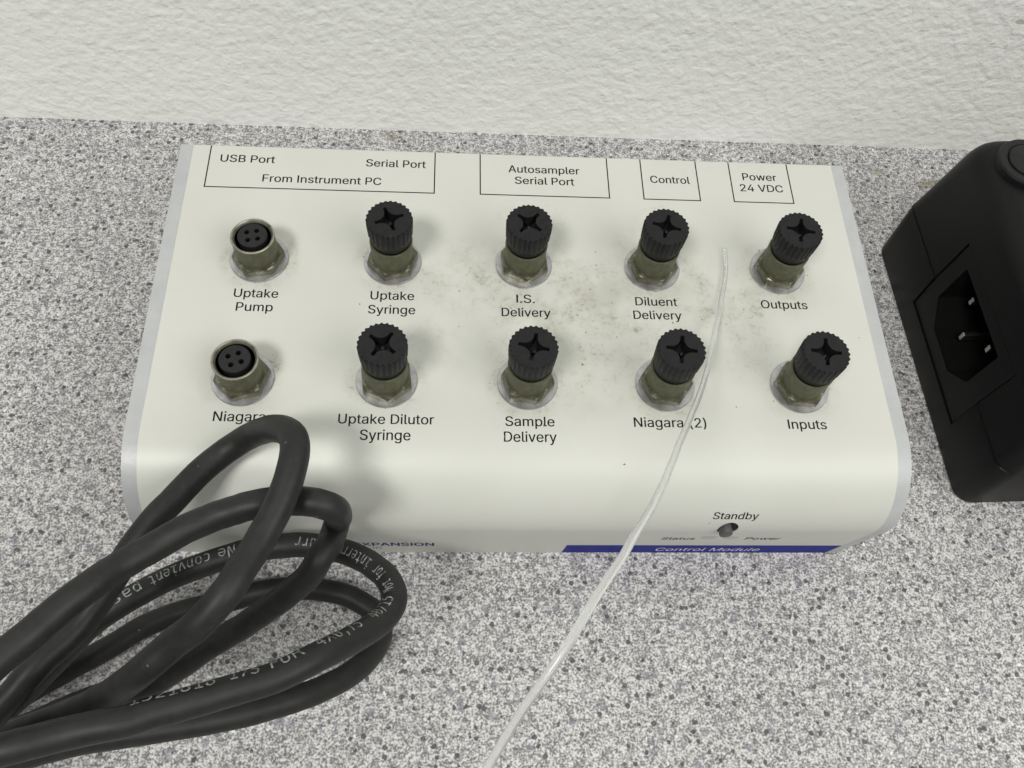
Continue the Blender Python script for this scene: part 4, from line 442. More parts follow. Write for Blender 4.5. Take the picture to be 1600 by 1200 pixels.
def text_polys(txt, table):
    vs = []; fs = []; pen = 0.0; q = 200.0 if table is SANS else 100.0
    for ch in txt:
        adv, pts, tris = table[ch]
        base = len(vs)
        for k in range(0, len(pts), 2): vs.append((pen+pts[k]/q, pts[k+1]/q))
        for k in range(0, len(tris), 3): fs.append([base+tris[k], base+tris[k+1], base+tris[k+2]])
        pen += adv/q
    return vs, fs
def add_text(bm, txt, x0, x1, cap, mapf, base=0.0, table=None, fine=0.0):
    vs, fs = text_polys(txt, table or SANS)
    lo = min(v[0] for v in vs); hi = max(v[0] for v in vs)
    fl = bmesh.new(); bv = []
    for vx, vy in vs:
        bv.append(fl.verts.new((x0+(vx-lo)/(hi-lo)*(x1-x0), base+vy*cap, 0)))
    for f in fs:
        try: fl.faces.new([bv[i] for i in f])
        except ValueError: pass
    for _ in range(4 if fine else 0):                 # small faces, so that the print follows a round surface
        long_edges = [e for e in fl.edges if e.calc_length() > fine]
        if not long_edges: break
        bmesh.ops.subdivide_edges(fl, edges=long_edges, cuts=1)
        bmesh.ops.triangulate(fl, faces=fl.faces)
    nv = {v: bm.verts.new(mapf(v.co.x, v.co.y)) for v in fl.verts}
    for f in fl.faces: bm.faces.new([nv[v] for v in f.verts])
    fl.free()

# ------------------------------------------------------------------ setting: counter and wall
bm = bmesh.new()
add_box(bm, -1100, 1100, -520, WALL_Y+6, COUNTER_Z-38, COUNTER_Z)
o = to_object('countertop', bm, M['counter']); o['kind'] = 'structure'
bm = bmesh.new()
add_box(bm, -1100, 1100, WALL_Y, WALL_Y+90, COUNTER_Z-900, 1500)
o = to_object('wall', bm, M['wall']); o['kind'] = 'structure'

# ------------------------------------------------------------------ control module
R_, YC, LEAN = 15.2, -38.8, math.radians(6.8)
ARC = R_*(PI/2+LEAN)
V_END = -89.7
def prof(v, lift=0.0):
    """flat coordinate v (mm, y on the top, continuing down the bent front) -> (y, z) raised by lift."""
    if v >= YC: return (v, lift)
    s = YC-v
    if s <= ARC:
        th = s/R_; r = R_+lift
        return (YC-r*math.sin(th), -R_+r*math.cos(th))
    y = YC-(R_+lift)*math.cos(LEAN); z = -R_-(R_+lift)*math.sin(LEAN)
    return (y+(s-ARC)*math.sin(LEAN), z-(s-ARC)*math.cos(LEAN))
def onface(lift):
    def f(x, v):
        y, z = prof(v, lift); return (x, y, z)
    return f
XG, XC, YB = 76.9, 74.0, 31.0
module = empty('control_module', (0, 0, COUNTER_Z), 'cream and grey box with ten round sockets and a rounded front edge, on the counter', 'control box')
MO = (0, 0, COUNTER_Z)
HC, HV, HR = 42.05, -62.2, 2.1      # standby hole
hole = [(HC+HR*math.cos(2*PI*i/32), HV+HR*1.45*math.sin(2*PI*i/32)) for i in range(32)]
vstops = [YB, 10, -15, YC]+[YC-ARC*i/32 for i in range(1, 33)]+[-68, -75, -82, V_END]
def grid(xs, vs): return [(x, v) for x in xs for v in vs]
def outline(xh, vs, r=0):
    return [(xh, v) for v in vs]+[(-xh, v) for v in reversed(vs)]
# shell: grey painted metal
bm = bmesh.new()
add_cdt(bm, outline(XG, vstops), [hole], onface(0.0), grid(range(-72, 73, 4), vstops[1:-1]))
side = [prof(v) for v in vstops]+[(YB, COUNTER_Z+0.3)]
for sx in (-1, 1):
    f = [bm.verts.new((sx*XG, y, z)) for y, z in side]
    bm.faces.new(f if sx > 0 else f[::-1])
yb_, zb_ = prof(V_END)
f = [bm.verts.new(q) for q in ((-XG, YB, 0), (XG, YB, 0), (XG, YB, COUNTER_Z+0.3), (-XG, YB, COUNTER_Z+0.3))]; bm.faces.new(f[::-1])
f = [bm.verts.new(q) for q in ((-XG, yb_, zb_), (XG, yb_, zb_), (XG, YB, COUNTER_Z+0.3), (-XG, YB, COUNTER_Z+0.3))]; bm.faces.new(f)
bmesh.ops.remove_doubles(bm, verts=bm.verts, dist=0.001)
bmesh.ops.recalc_face_normals(bm, faces=bm.faces)
shell = to_object('shell', bm, M['enamel'], module, MO, True, 40)
# cream overlay
bm = bmesh.new()
ov = [YB-0.25]+vstops[1:-1]+[V_END+0.2]
add_cdt(bm, outline(XC, ov), [hole], onface(0.16), grid(range(-72, 73, 4), ov[1:-1]))
ed = [e for e in bm.edges if len(e.link_faces) == 1]
ex = bmesh.ops.extrude_edge_only(bm, edges=ed)
for vv in [g for g in ex['geom'] if isinstance(g, bmesh.types.BMVert)]:
    # edge of the sheet drops to the shell
    th = 0.0
    y, z = vv.co.y, vv.co.z
    if y < YC:
        d = Vector((y-YC, z+R_)); 
        if z > -R_-R_*math.sin(LEAN): d.normalize()
        else: d = Vector((-math.cos(LEAN), -math.sin(LEAN)))
        vv.co.y -= d.x*0.2; vv.co.z -= d.y*0.2
    else: vv.co.z -= 0.2
bmesh.ops.recalc_face_normals(bm, faces=bm.faces)
cover = to_object('cover', bm, M['cover'], module, MO, True, 40)
# standby button behind the hole
bm = bmesh.new()
inner = [onface(-5.0)(x, v) for x, v in hole]; outer_ = [onface(-0.02)(x, v) for x, v in hole]
add_rings(bm, [inner, outer_], True, True, False)
bmesh.ops.recalc_face_normals(bm, faces=bm.faces)
to_object('button_well_shade', bm, M['well'], module, MO, True, 40)  # added lining, shade inside the box put into its colour
bm = bmesh.new()
BX, BV = HC-0.45, HV-0.2
bc = [(BX+1.35*math.cos(2*PI*i/32), BV+1.75*math.sin(2*PI*i/32)) for i in range(32)]
add_rings(bm, [[onface(l)(BX+(x-BX)*k, BV+(v-BV)*k) for x, v in bc] for l, k in ((-4.9, 1), (1.0, 1), (1.3, 0.93), (1.4, 0.8))])
bmesh.ops.recalc_face_normals(bm, faces=bm.faces)
to_object('standby_button', bm, M['button'], module, MO, True)
# indicator windows
for lx in (40.45, 45.25):
    bm = bmesh.new()
    pts = [(lx+1.75*math.cos(2*PI*i/32), -70.3+1.75*math.sin(2*PI*i/32)) for i in range(32)]
    add_rings(bm, [[onface(l)(lx+(x-lx)*k, -70.3+(v+70.3)*k) for x, v in pts] for l, k in ((0.17, 1), (0.22, 1), (0.24, 0.93))], True, False, True)
    bmesh.ops.recalc_face_normals(bm, faces=bm.faces)
    to_object('indicator_window', bm, M['led'], module, MO)
# printing: blue band and words
bm = bmesh.new()
BT, BB = -79.9, V_END+0.25
add_cdt(bm, [(11.0, BT), (10.9, BB), (XC-0.05, BB), (XC-0.05, BT)], [], onface(0.19), [])
bmesh.ops.recalc_face_normals(bm, faces=bm.faces)
for f in bm.faces:
    if f.normal.y > 0: f.normal_flip()
to_object('blue_band', bm, M['blue'], cover, MO)
WORDS = [("USB Port",-67.62,-55.54,26.15), ("Serial Port",-35.22,-21.68,26.1), ("From Instrument PC",-57.77,-31.51,20.8),
 ("Uptake",-60.26,-51.22,-9.63), ("Pump",-59.44,-52.0,-12.95), ("Uptake",-32.3,-23.22,-9.52), ("Syringe",-32.61,-22.89,-12.96),
 ("Autosampler",-2.84,13.6,25.65), ("Serial Port",-1.41,12.24,22.36), ("I.S.",-1.76,2.17,-9.6), ("Delivery",-4.92,5.4,-12.98),
 ("Control",30.0,39.29,23.88), ("Diluent",23.68,32.76,-9.62), ("Delivery",22.99,33.35,-13.01), ("Power",51.99,60.13,25.52),
 ("24 VDC",50.97,61.18,22.2), ("Outputs",51.08,61.32,-9.7), ("Niagara",-60.7,-50.85,-37.8), ("Uptake Dilutor",-36.96,-18.45,-38.0),
 ("Syringe",-32.63,-22.91,-41.31), ("Sample",-4.55,5.18,-38.13), ("Delivery",-4.87,5.5,-41.38), ("Niagara (2)",21.0,35.6,-38.03),
 ("Inputs",52.31,60.26,-38.08), ("Standby",37.73,47.1,-57.9)]
for w, a, b, v0 in WORDS:
    bm = bmesh.new(); add_text(bm, w, a, b-0.07, 2.06, onface(0.185), v0); add_text(bm, w, a+0.07, b, 2.06, onface(0.189), v0)
    to_object('printed_word', bm, M['ink'], cover, MO)
for w, a, b, v0, cap, mat, thick, lift in (("Status",30.48,37.78,-72.9,2.5,'ink',0.05,0.185), ("Power",48.91,56.53,-72.7,2.5,'ink',0.05,0.185),
        ("Control Module",32.2,56.6,-86.9,3.8,'white',0,0.215), ("EXPANSION",-35.9,-18.44,-81.0,3.6,'navy',0.16,0.185), ("IN",-32.0,-30.2,-84.4,1.6,'navy',0,0.185)):
    bm = bmesh.new(); add_text(bm, w, a, b-thick, cap, onface(lift), v0)
    if thick: add_text(bm, w, a+thick, b, cap, onface(lift+0.004), v0); add_text(bm, w, a+thick/2, b-thick/2, cap+0.15, onface(lift+0.008), v0-0.07)
    to_object('printed_word', bm, M[mat], cover, MO)
LW = 0.26
for xl, xr, vb in ((-70.07, -19.64, 18.95), (-9.30, 20.12, 19.05), (28.06, 41.16, 19.06), (49.09, 63.11, 19.06)):
    bm = bmesh.new(); vt = YB-0.27
    h = LW/2
    U = [(xl-h, vt), (xl-h, vb-h), (xr+h, vb-h), (xr+h, vt), (xr-h, vt), (xr-h, vb+h), (xl+h, vb+h), (xl+h, vt)]
    bm.faces.new([bm.verts.new((x, v, 0.187)) for x, v in U])
    to_object('printed_frame', bm, M['ink'], cover, MO)

# ---- sockets
PX, PY = 28.0, 28.625
RIM = 8.2
def barrel_bm(cx, cy, r0, rim):
    bm = bmesh.new()
    add_lathe(bm, cx, cy, [(3.65, 2.0), (3.68, rim-0.5), (4.1, rim), (r0-0.12, rim+0.0), (r0, rim-0.15), (r0-0.03, rim-0.9), (r0-0.2, 2.2), (r0-0.2, 0.5)], 72, False, False)
    add_lathe(bm, cx, cy, [(3.65, 2.0), (0.01, 1.9)], 72, False, False)
    bmesh.ops.recalc_face_normals(bm, faces=bm.faces)
    return bm
def washer_bm(cx, cy):
    bm = bmesh.new()
    add_lathe(bm, cx, cy, [(4.0, 0.2), (6.02, 0.2), (6.05, 0.62), (5.95, 0.74), (4.0, 0.74)], 72, False, False)
    return bm
def nut_bm(cx, cy, ph):
    bm = bmesh.new()
    n = 72; rings = []
    def hexr(a, flat):
        k = (a-ph) % (PI/3)-PI/6
        return flat/math.cos(k)
    for z, lim, dr in ((0.74, 9, 0), (2.0, 9, 0), (2.35, 5.15, 0), (2.6, 4.85, -0.05)):
        rings.append([(cx+min(hexr(2*PI*i/n, 4.75)+dr, lim)*math.cos(2*PI*i/n), cy+min(hexr(2*PI*i/n, 4.75)+dr, lim)*math.sin(2*PI*i/n), z) for i in range(n)])
    rings.append(ring(cx, cy, 2.62, 4.0, n))
    add_rings(bm, rings, True, False, False)
    return bm
def insert_bm(cx, cy, rot):
    bm = bmesh.new()
    zt = RIM+0.15
    r = 2.95
    pins = [(1.40*math.cos(rot+PI/4+k*PI/2), 1.40*math.sin(rot+PI/4+k*PI/2)) for k in range(4)]
    hs = [[(px+0.52*math.cos(-2*PI*i/16), py+0.52*math.sin(-2*PI*i/16)) for i in range(16)] for px, py in pins]
    kx = []
    for i in range(56):
        a = 2*PI*i/56; rr = r
        kx.append((rr*math.cos(a), rr*math.sin(a)))
    add_cdt(bm, kx, hs, lambda x, y: (cx+x, cy+y, zt))
    add_rings(bm, [[(cx+x*1.04, cy+y*1.04, 2.0) for x, y in kx], [(cx+x*1.02, cy+y*1.02, zt-0.18) for x, y in kx], [(cx+x, cy+y, zt) for x, y in kx]], True, False, False)
    for h in hs:
        add_rings(bm, [[(cx+x, cy+y, zt-1.6) for x, y in h], [(cx+x, cy+y, zt) for x, y in h]], True, True, False)
    bmesh.ops.remove_doubles(bm, verts=bm.verts, dist=0.002)
    bmesh.ops.recalc_face_normals(bm, faces=bm.faces)
    return bm
def star(rot):
    """four narrow arms joined by hollow curves"""
    base = []
    ra, hw = 2.95, 0.36
    for k in range(4):
        a = k*PI/2
        loc = [(ra, -hw), (ra+0.06, 0), (ra, hw), (ra-0.9, hw+0.02)]
        p0 = Vector((ra-0.9, hw+0.02)); p2 = Vector((hw+0.02, ra-0.9)); p1 = Vector((0.62, 0.62))
        for i in range(1, 8):
            t = i/8; q = p0*(1-t)**2+p1*2*t*(1-t)+p2*t*t; loc.append((q.x, q.y))
        loc.append((hw+0.02, ra-0.9))
        for x, y in loc:
            base.append((x*math.cos(a+rot)-y*math.sin(a+rot), x*math.sin(a+rot)+y*math.cos(a+rot)))
    return base
def cap_bm(cx, cy, rot, nridge=27):
    bm = bmesh.new()
    n = nridge*6; zt = 15.0
    def kr(i, r, amp):
        ph = (i % 6)
        d = (0, 0.0, 0.55, 1.0, 1.0, 0.55)[ph]
        return r-amp*d
    def kring(z, r, amp):
        return [(cx+kr(i, r, amp)*math.cos(2*PI*i/n+rot), cy+kr(i, r, amp)*math.sin(2*PI*i/n+rot), z) for i in range(n)]
    rings = [kring(RIM-1.0, 3.5, 0), kring(RIM+0.1, 3.5, 0), kring(RIM+0.14, 3.92, 0), kring(RIM+0.35, 4.02, 0), kring(10.25, 4.14, 0.03), kring(10.4, 4.38, 0.22), kring(10.6, 4.52, 0.34), kring(13.6, 4.68, 0.38), kring(zt-0.22, 4.70, 0.34), kring(zt-0.04, 4.56, 0.24)]
    add_rings(bm, rings, True, False, False)
    rim_loop = [(x-cx, y-cy) for x, y, z in kring(zt, 4.48, 0.2)]
    add_rings(bm, [rings[-1], [(cx+x, cy+y, zt) for x, y in rim_loop]], True, False, False)
    st = star(rot)
    add_cdt(bm, rim_loop, [st], lambda x, y: (cx+x, cy+y, zt))
    add_rings(bm, [[(cx+x*0.9, cy+y*0.9, zt-2.6) for x, y in st], [(cx+x*0.985, cy+y*0.985, zt-0.12) for x, y in st], [(cx+x, cy+y, zt) for x, y in st]], True, True, False)
    # small broken sprue at the bottom of the recess
    a = rot+0.6
    add_lathe(bm, cx+0.35*math.cos(a), cy+0.35*math.sin(a)-0.25, [(0.55, zt-2.6), (0.42, zt-1.5), (0.15, zt-1.3)], 10, False, True)
    bmesh.ops.remove_doubles(bm, verts=bm.verts, dist=0.002)
    bmesh.ops.recalc_face_normals(bm, faces=bm.faces)
    return bm

# prototypes stand at the first position; copies share their meshes except the caps, whose cross turns
def make_socket(cx, cy, rot, capped):
    og = (cx, cy, 0.16)
    b = to_object('socket', barrel_bm(cx, cy, 4.42, RIM), M['olive'], module, og, True, 35)
    to_object('washer', washer_bm(cx, cy), M['zinc'], b, og, True, 30)
    to_object('nut', nut_bm(cx, cy, rot*0.7), M['tarnish'], b, og, True, 28)
    if capped:
        to_object('dust_cap', cap_bm(cx, cy, rot), M['cap'], b, og, True, 32)
    else:
        to_object('contact_insert', insert_bm(cx, cy, rot), M['insert'], b, og, True, 30)
        bm = bmesh.new()
        add_lathe(bm, cx, cy, [(3.70, RIM-0.6), (3.80, RIM-0.25), (4.12, RIM+0.06), (4.30, RIM+0.06), (4.43, RIM-0.06), (4.44, RIM-0.2)], 72, False, False)
        to_object('worn_rim', bm, M['rim'], b, og, True, 40)
        bm = bmesh.new()
        add_lathe(bm, cx, cy, [(3.67, RIM-0.62), (3.64, 2.05), (2.5, 2.05)], 64, False, False)
        to_object('socket_bore', bm, M['pit'], b, og, True, 40)  # bore coloured black for the shade in the deep gap
        b['label'] = 'uncapped socket with four contact holes'
    return b
SOCKETS = [(0, 0, 12, False), (1, 0, 21, True), (2, 0, 50, True), (3, 0, -15, True), (4, 0, -11, True),
           (0, 1, 22, False), (1, 1, 53, True), (2, 1, -12, True), (3, 1, -8, True), (4, 1, -6, True)]
for c, r, rot, capped in SOCKETS:
    make_socket((c-2)*PX, -r*PY, math.radians(rot), capped)

# ------------------------------------------------------------------ coiled cable
STRAND_TALL = [(-97.8,-94.3,-14.4), (-95.8,-93.8,-13.6), (-93.8,-93.3,-12.8), (-91.8,-92.8,-11.8), (-89.8,-92.4,-10.9), (-87.8,-92.0,-9.9), (-85.8,-91.5,-9.0), (-83.8,-91.1,-8.0), (-81.8,-90.6,-7.1), (-79.9,-90.1,-6.0), (-78.1,-89.7,-4.7), (-76.4,-89.4,-3.3), (-74.7,-89.1,-1.8), (-73.2,-88.8,-0.3), (-71.7,-88.5,1.4), (-70.2,-88.2,3.0), (-68.7,-87.9,4.7), (-67.3,-87.5,6.4), (-65.9,-87.1,8.1), (-64.4,-86.6,9.7), (-62.9,-86.0,11.3), (-61.4,-85.2,12.7), (-59.8,-84.2,13.9), (-58.1,-83.0,14.9), (-56.5,-82.0,16.1), (-54.9,-81.3,17.5), (-53.3,-80.6,18.9), (-51.8,-79.5,20.1), (-50.3,-78.1,21.1), (-48.9,-76.6,21.9), (-47.7,-74.7,22.1), (-46.9,-72.6,21.8), (-46.0,-70.6,21.2), (-45.1,-68.6,20.9), (-44.2,-66.5,20.9), (-43.3,-64.5,21.1), (-42.4,-62.5,21.4), (-41.7,-60.4,21.7), (-41.1,-58.2,21.9), (-40.7,-56.0,22.1), (-40.5,-53.8,22.0), (-40.7,-51.6,21.5), (-41.4,-49.7,20.5), (-42.5,-48.3,19.1), (-43.7,-47.2,17.6), (-44.9,-46.3,15.9), (-46.0,-45.5,14.2), (-47.2,-44.8,12.4), (-48.4,-44.3,10.6), (-49.7,-43.8,8.8), (-51.1,-43.5,7.0), (-52.7,-43.6,5.5), (-54.5,-44.2,4.2), (-56.3,-45.2,3.5), (-58.0,-46.6,3.2), (-59.6,-48.2,3.2), (-61.0,-49.9,3.3), (-62.3,-51.8,3.5), (-63.5,-53.7,3.8), (-64.7,-55.5,3.9), (-66.1,-57.3,4.0), (-67.4,-59.1,3.8), (-68.6,-61.0,3.6), (-69.8,-62.9,3.3), (-70.9,-64.8,2.9), (-71.9,-66.7,2.4), (-73.0,-68.6,1.8), (-74.1,-70.5,1.3), (-75.2,-72.4,0.7), (-76.4,-74.2,0.2), (-77.6,-76.1,-0.1), (-78.9,-77.9,-0.2), (-80.4,-79.6,-0.1), (-81.9,-81.2,0.1), (-83.3,-83.0,0.1), (-84.7,-84.7,-0.2), (-86.0,-86.5,-0.7), (-87.4,-88.1,-1.1), (-88.9,-89.8,-1.6), (-90.4,-91.4,-2.1), (-91.8,-93.0,-2.8)]
STRAND_KINKED = [(-103.7,-92.7,-26.1), (-102.7,-92.3,-26.0), (-101.6,-92.0,-25.9), (-100.6,-91.6,-25.8), (-99.5,-91.2,-25.7), (-98.5,-90.9,-25.6), (-97.4,-90.6,-25.5), (-96.4,-90.3,-25.4), (-95.3,-90.0,-25.4), (-94.2,-89.7,-25.3), (-93.2,-89.3,-25.2), (-92.2,-88.9,-25.1), (-91.2,-88.5,-25.0), (-90.2,-88.0,-24.9), (-89.2,-87.6,-24.8), (-88.2,-87.1,-24.6), (-87.1,-86.7,-24.5), (-86.1,-86.3,-24.3), (-85.1,-85.9,-24.1), (-84.0,-85.6,-23.9), (-83.0,-85.2,-23.7), (-82.0,-84.9,-23.5), (-80.9,-84.6,-23.3), (-79.9,-84.3,-23.1), (-78.8,-84.1,-23.0), (-77.7,-83.9,-22.8), (-76.6,-83.7,-22.7), (-75.6,-83.5,-22.5), (-74.5,-83.2,-22.4), (-73.4,-83.0,-22.2), (-72.4,-82.8,-21.9), (-71.3,-82.5,-21.6), (-70.3,-82.3,-21.2), (-69.4,-82.0,-20.7), (-68.5,-81.7,-20.1), (-67.7,-81.3,-19.5), (-66.8,-81.0,-18.8), (-66.0,-80.6,-18.2), (-65.2,-80.2,-17.6), (-64.3,-79.8,-17.1), (-63.4,-79.3,-16.7), (-62.5,-78.7,-16.3), (-61.6,-78.1,-16.0), (-60.7,-77.5,-15.7), (-59.8,-77.0,-15.4), (-58.9,-76.5,-15.1), (-57.9,-76.0,-14.8), (-57.0,-75.5,-14.6), (-56.0,-75.0,-14.2), (-55.1,-74.5,-13.9), (-54.1,-74.1,-13.5), (-53.3,-73.7,-13.0), (-52.4,-73.3,-12.4), (-51.6,-72.9,-11.8), (-50.7,-72.5,-11.1), (-49.9,-72.2,-10.4), (-49.1,-71.8,-9.8), (-48.3,-71.4,-9.2), (-47.5,-71.0,-8.5), (-46.6,-70.6,-7.9), (-45.8,-70.2,-7.3), (-45.0,-69.8,-6.6), (-44.2,-69.3,-6.0), (-43.5,-68.9,-5.3), (-42.7,-68.5,-4.6), (-42.0,-68.1,-3.9), (-41.2,-67.7,-3.2), (-40.5,-67.2,-2.5), (-39.9,-66.6,-1.8), (-39.3,-66.0,-1.1), (-38.8,-65.3,-0.3), (-38.3,-64.5,0.3), (-37.8,-63.6,0.4), (-37.4,-62.7,-0.1), (-37.0,-61.9,-0.8), (-36.8,-61.0,-1.5), (-36.7,-60.1,-2.0), (-36.5,-59.1,-2.5), (-36.4,-58.1,-3.0), (-36.2,-57.2,-3.0), (-36.0,-57.0,-2.0), (-35.8,-57.1,-0.9), (-35.6,-57.2,0.2), (-35.4,-57.4,1.3), (-35.2,-57.6,2.4), (-35.1,-57.8,3.4), (-35.0,-58.0,4.5), (-34.9,-58.2,5.6), (-34.8,-58.5,6.7), (-34.7,-58.7,7.8), (-34.6,-59.0,8.8), (-34.6,-59.2,9.9), (-34.5,-59.4,11.0), (-34.5,-59.7,12.1), (-34.5,-59.9,13.2), (-34.7,-60.1,14.2), (-35.2,-60.1,15.2), (-36.2,-59.9,15.6), (-37.2,-59.7,16.0), (-38.3,-59.6,16.1), (-39.4,-59.4,15.9), (-40.5,-59.3,15.6), (-41.5,-59.2,15.4), (-42.7,-59.2,15.3), (-43.7,-59.3,15.5), (-44.8,-59.5,15.8), (-45.8,-59.8,16.1), (-46.9,-60.1,16.2), (-47.9,-60.3,16.1), (-49.0,-60.5,15.9), (-50.0,-60.8,15.6), (-51.1,-61.0,15.3), (-52.1,-61.3,15.1), (-53.2,-61.6,15.0), (-54.2,-62.0,14.9), (-55.2,-62.5,14.9), (-56.2,-63.0,15.0), (-57.2,-63.5,15.0), (-58.2,-64.0,15.0), (-59.1,-64.6,15.0), (-60.1,-65.2,14.9), (-61.0,-65.8,14.8), (-61.9,-66.4,14.8), (-62.8,-67.0,14.8), (-63.7,-67.7,15.0), (-64.6,-68.3,15.2), (-65.4,-69.0,15.4), (-66.2,-69.7,15.7), (-67.0,-70.4,16.1), (-67.7,-71.2,16.5), (-68.3,-71.9,17.1), (-68.9,-72.7,17.6), (-69.5,-73.5,18.1), (-70.1,-74.3,18.5), (-70.8,-75.1,18.8), (-71.6,-75.9,19.0), (-72.4,-76.7,19.1), (-73.1,-77.5,19.3), (-73.8,-78.3,19.4), (-74.5,-79.2,19.6), (-75.2,-80.0,19.8), (-75.8,-80.9,20.0), (-76.5,-81.7,20.1), (-77.3,-82.6,20.3), (-78.0,-83.4,20.4), (-78.8,-84.2,20.5), (-79.5,-85.0,20.6), (-80.2,-85.8,20.6), (-81.0,-86.7,20.6), (-81.7,-87.5,20.6), (-82.4,-88.4,20.5), (-83.1,-89.2,20.5), (-83.8,-90.0,20.4)]
STRAND_PRINTED = [(-84.8,-98.5,13.4), (-82.7,-97.9,13.9), (-80.6,-97.3,14.3), (-78.4,-96.7,14.3), (-76.3,-96.1,14.0), (-74.2,-95.5,13.5), (-72.0,-94.9,13.2), (-69.8,-94.4,13.0), (-67.6,-93.9,12.8), (-65.4,-93.5,12.6), (-63.2,-93.0,12.2), (-61.2,-92.2,11.7), (-59.1,-91.5,11.3), (-57.0,-91.0,11.0), (-54.8,-90.3,10.8), (-52.6,-89.7,10.5), (-50.5,-89.0,10.3), (-48.4,-88.4,10.1), (-46.2,-87.7,9.9), (-44.1,-87.1,9.7), (-42.0,-86.3,9.4), (-40.0,-85.3,9.1), (-38.1,-84.2,8.5), (-36.4,-83.1,7.6), (-34.8,-82.0,6.3), (-33.5,-81.0,4.9), (-32.2,-80.0,3.3), (-31.0,-78.9,1.7), (-29.8,-77.8,0.1), (-28.7,-76.7,-1.5), (-27.6,-75.5,-3.0), (-26.6,-74.1,-4.5), (-25.7,-72.5,-5.8), (-25.2,-70.7,-7.0), (-25.3,-68.7,-8.1), (-26.1,-66.8,-8.9), (-27.3,-65.0,-9.5), (-28.9,-63.6,-10.2), (-30.6,-62.2,-10.8), (-32.4,-61.1,-11.6), (-34.2,-60.1,-12.3), (-36.2,-59.3,-13.0), (-38.3,-58.6,-13.5), (-40.5,-58.2,-13.8), (-42.7,-57.9,-14.0), (-44.9,-57.7,-14.3), (-47.1,-57.7,-14.8), (-49.4,-57.8,-15.2), (-51.6,-58.0,-15.5), (-53.8,-58.3,-15.8), (-56.0,-58.7,-16.2), (-58.1,-59.3,-16.6), (-60.3,-59.9,-16.9), (-62.4,-60.6,-17.1), (-64.5,-61.3,-17.4), (-66.6,-62.0,-17.8), (-68.7,-62.8,-18.2), (-70.7,-63.7,-18.4), (-72.7,-64.8,-18.4), (-74.5,-66.1,-18.0), (-76.4,-67.4,-17.7), (-78.2,-68.6,-17.8), (-80.1,-69.8,-18.2), (-81.9,-70.8,-19.1), (-83.6,-71.8,-20.1), (-85.3,-73.0,-21.2), (-86.8,-74.2,-22.3), (-88.3,-75.5,-23.4), (-89.8,-76.7,-24.5), (-91.3,-77.9,-25.6), (-92.9,-79.1,-26.7), (-94.4,-80.3,-27.8), (-96.0,-81.6,-28.9), (-97.6,-82.9,-29.8), (-99.2,-84.2,-30.6), (-100.9,-85.6,-31.2), (-102.5,-87.0,-31.9), (-104.2,-88.4,-32.4), (-105.9,-89.8,-33.0), (-107.5,-91.2,-33.6)]
STRAND_LOW = [(-90.3,-98.7,-0.6), (-88.2,-98.1,-0.3), (-86.0,-97.5,-0.2), (-83.8,-96.8,-0.2), (-81.7,-96.2,-0.3), (-79.6,-95.5,-0.7), (-77.5,-94.9,-1.4), (-75.5,-94.3,-2.2), (-73.6,-93.8,-3.3), (-71.8,-93.4,-4.5), (-69.8,-93.0,-5.6), (-67.9,-92.6,-6.6), (-65.9,-92.2,-7.6), (-63.9,-91.8,-8.5), (-61.8,-91.4,-9.3), (-59.8,-91.0,-10.1), (-57.7,-90.6,-10.8), (-55.6,-90.1,-11.5), (-53.5,-89.6,-12.3), (-51.6,-89.1,-13.2), (-49.7,-88.5,-14.2), (-47.8,-87.8,-15.3), (-45.9,-87.1,-16.3), (-44.0,-86.4,-17.3), (-42.2,-85.6,-18.4), (-40.5,-84.8,-19.7), (-38.9,-83.9,-20.9), (-37.3,-82.9,-22.1), (-35.8,-81.9,-23.5), (-34.5,-80.8,-24.9), (-33.4,-79.6,-26.5), (-32.5,-78.5,-28.2), (-31.8,-77.3,-30.0), (-31.2,-76.1,-31.8), (-30.6,-74.8,-33.6), (-30.2,-73.5,-35.4), (-29.8,-72.1,-37.1), (-29.5,-70.5,-38.6), (-29.6,-68.5,-39.5), (-30.4,-66.4,-39.5), (-31.8,-64.7,-39.5), (-33.7,-63.5,-39.5), (-35.6,-62.4,-39.5), (-37.7,-61.5,-39.5), (-39.9,-60.9,-39.5), (-42.1,-60.5,-39.5), (-44.3,-60.2,-39.5), (-46.5,-60.0,-39.5), (-48.8,-60.0,-39.5), (-51.0,-60.0,-39.5), (-53.3,-60.2,-39.5), (-55.5,-60.6,-39.5), (-57.7,-61.0,-39.5), (-59.9,-61.7,-39.5), (-62.0,-62.4,-39.5), (-64.2,-62.9,-39.5), (-66.4,-63.5,-39.5), (-68.5,-64.0,-39.5), (-70.7,-64.5,-39.5), (-72.9,-65.1,-39.5), (-75.0,-65.8,-39.5), (-77.1,-66.7,-39.5), (-79.2,-67.6,-39.5), (-81.1,-68.7,-39.4), (-82.9,-70.1,-39.1), (-84.6,-71.5,-38.7), (-86.4,-72.8,-38.4), (-88.2,-74.0,-38.1), (-90.2,-75.2,-38.2), (-92.2,-76.1,-38.6), (-94.1,-77.1,-39.2), (-96.1,-78.2,-39.5), (-98.0,-79.3,-39.5), (-99.9,-80.5,-39.5), (-101.8,-81.8,-39.5), (-103.6,-83.1,-39.5), (-105.3,-84.5,-39.5), (-107.0,-85.9,-39.5), (-108.8,-87.4,-39.5), (-110.5,-88.9,-39.5), (-112.1,-90.4,-39.5), (-113.8,-91.9,-39.5), (-115.5,-93.4,-39.5)]
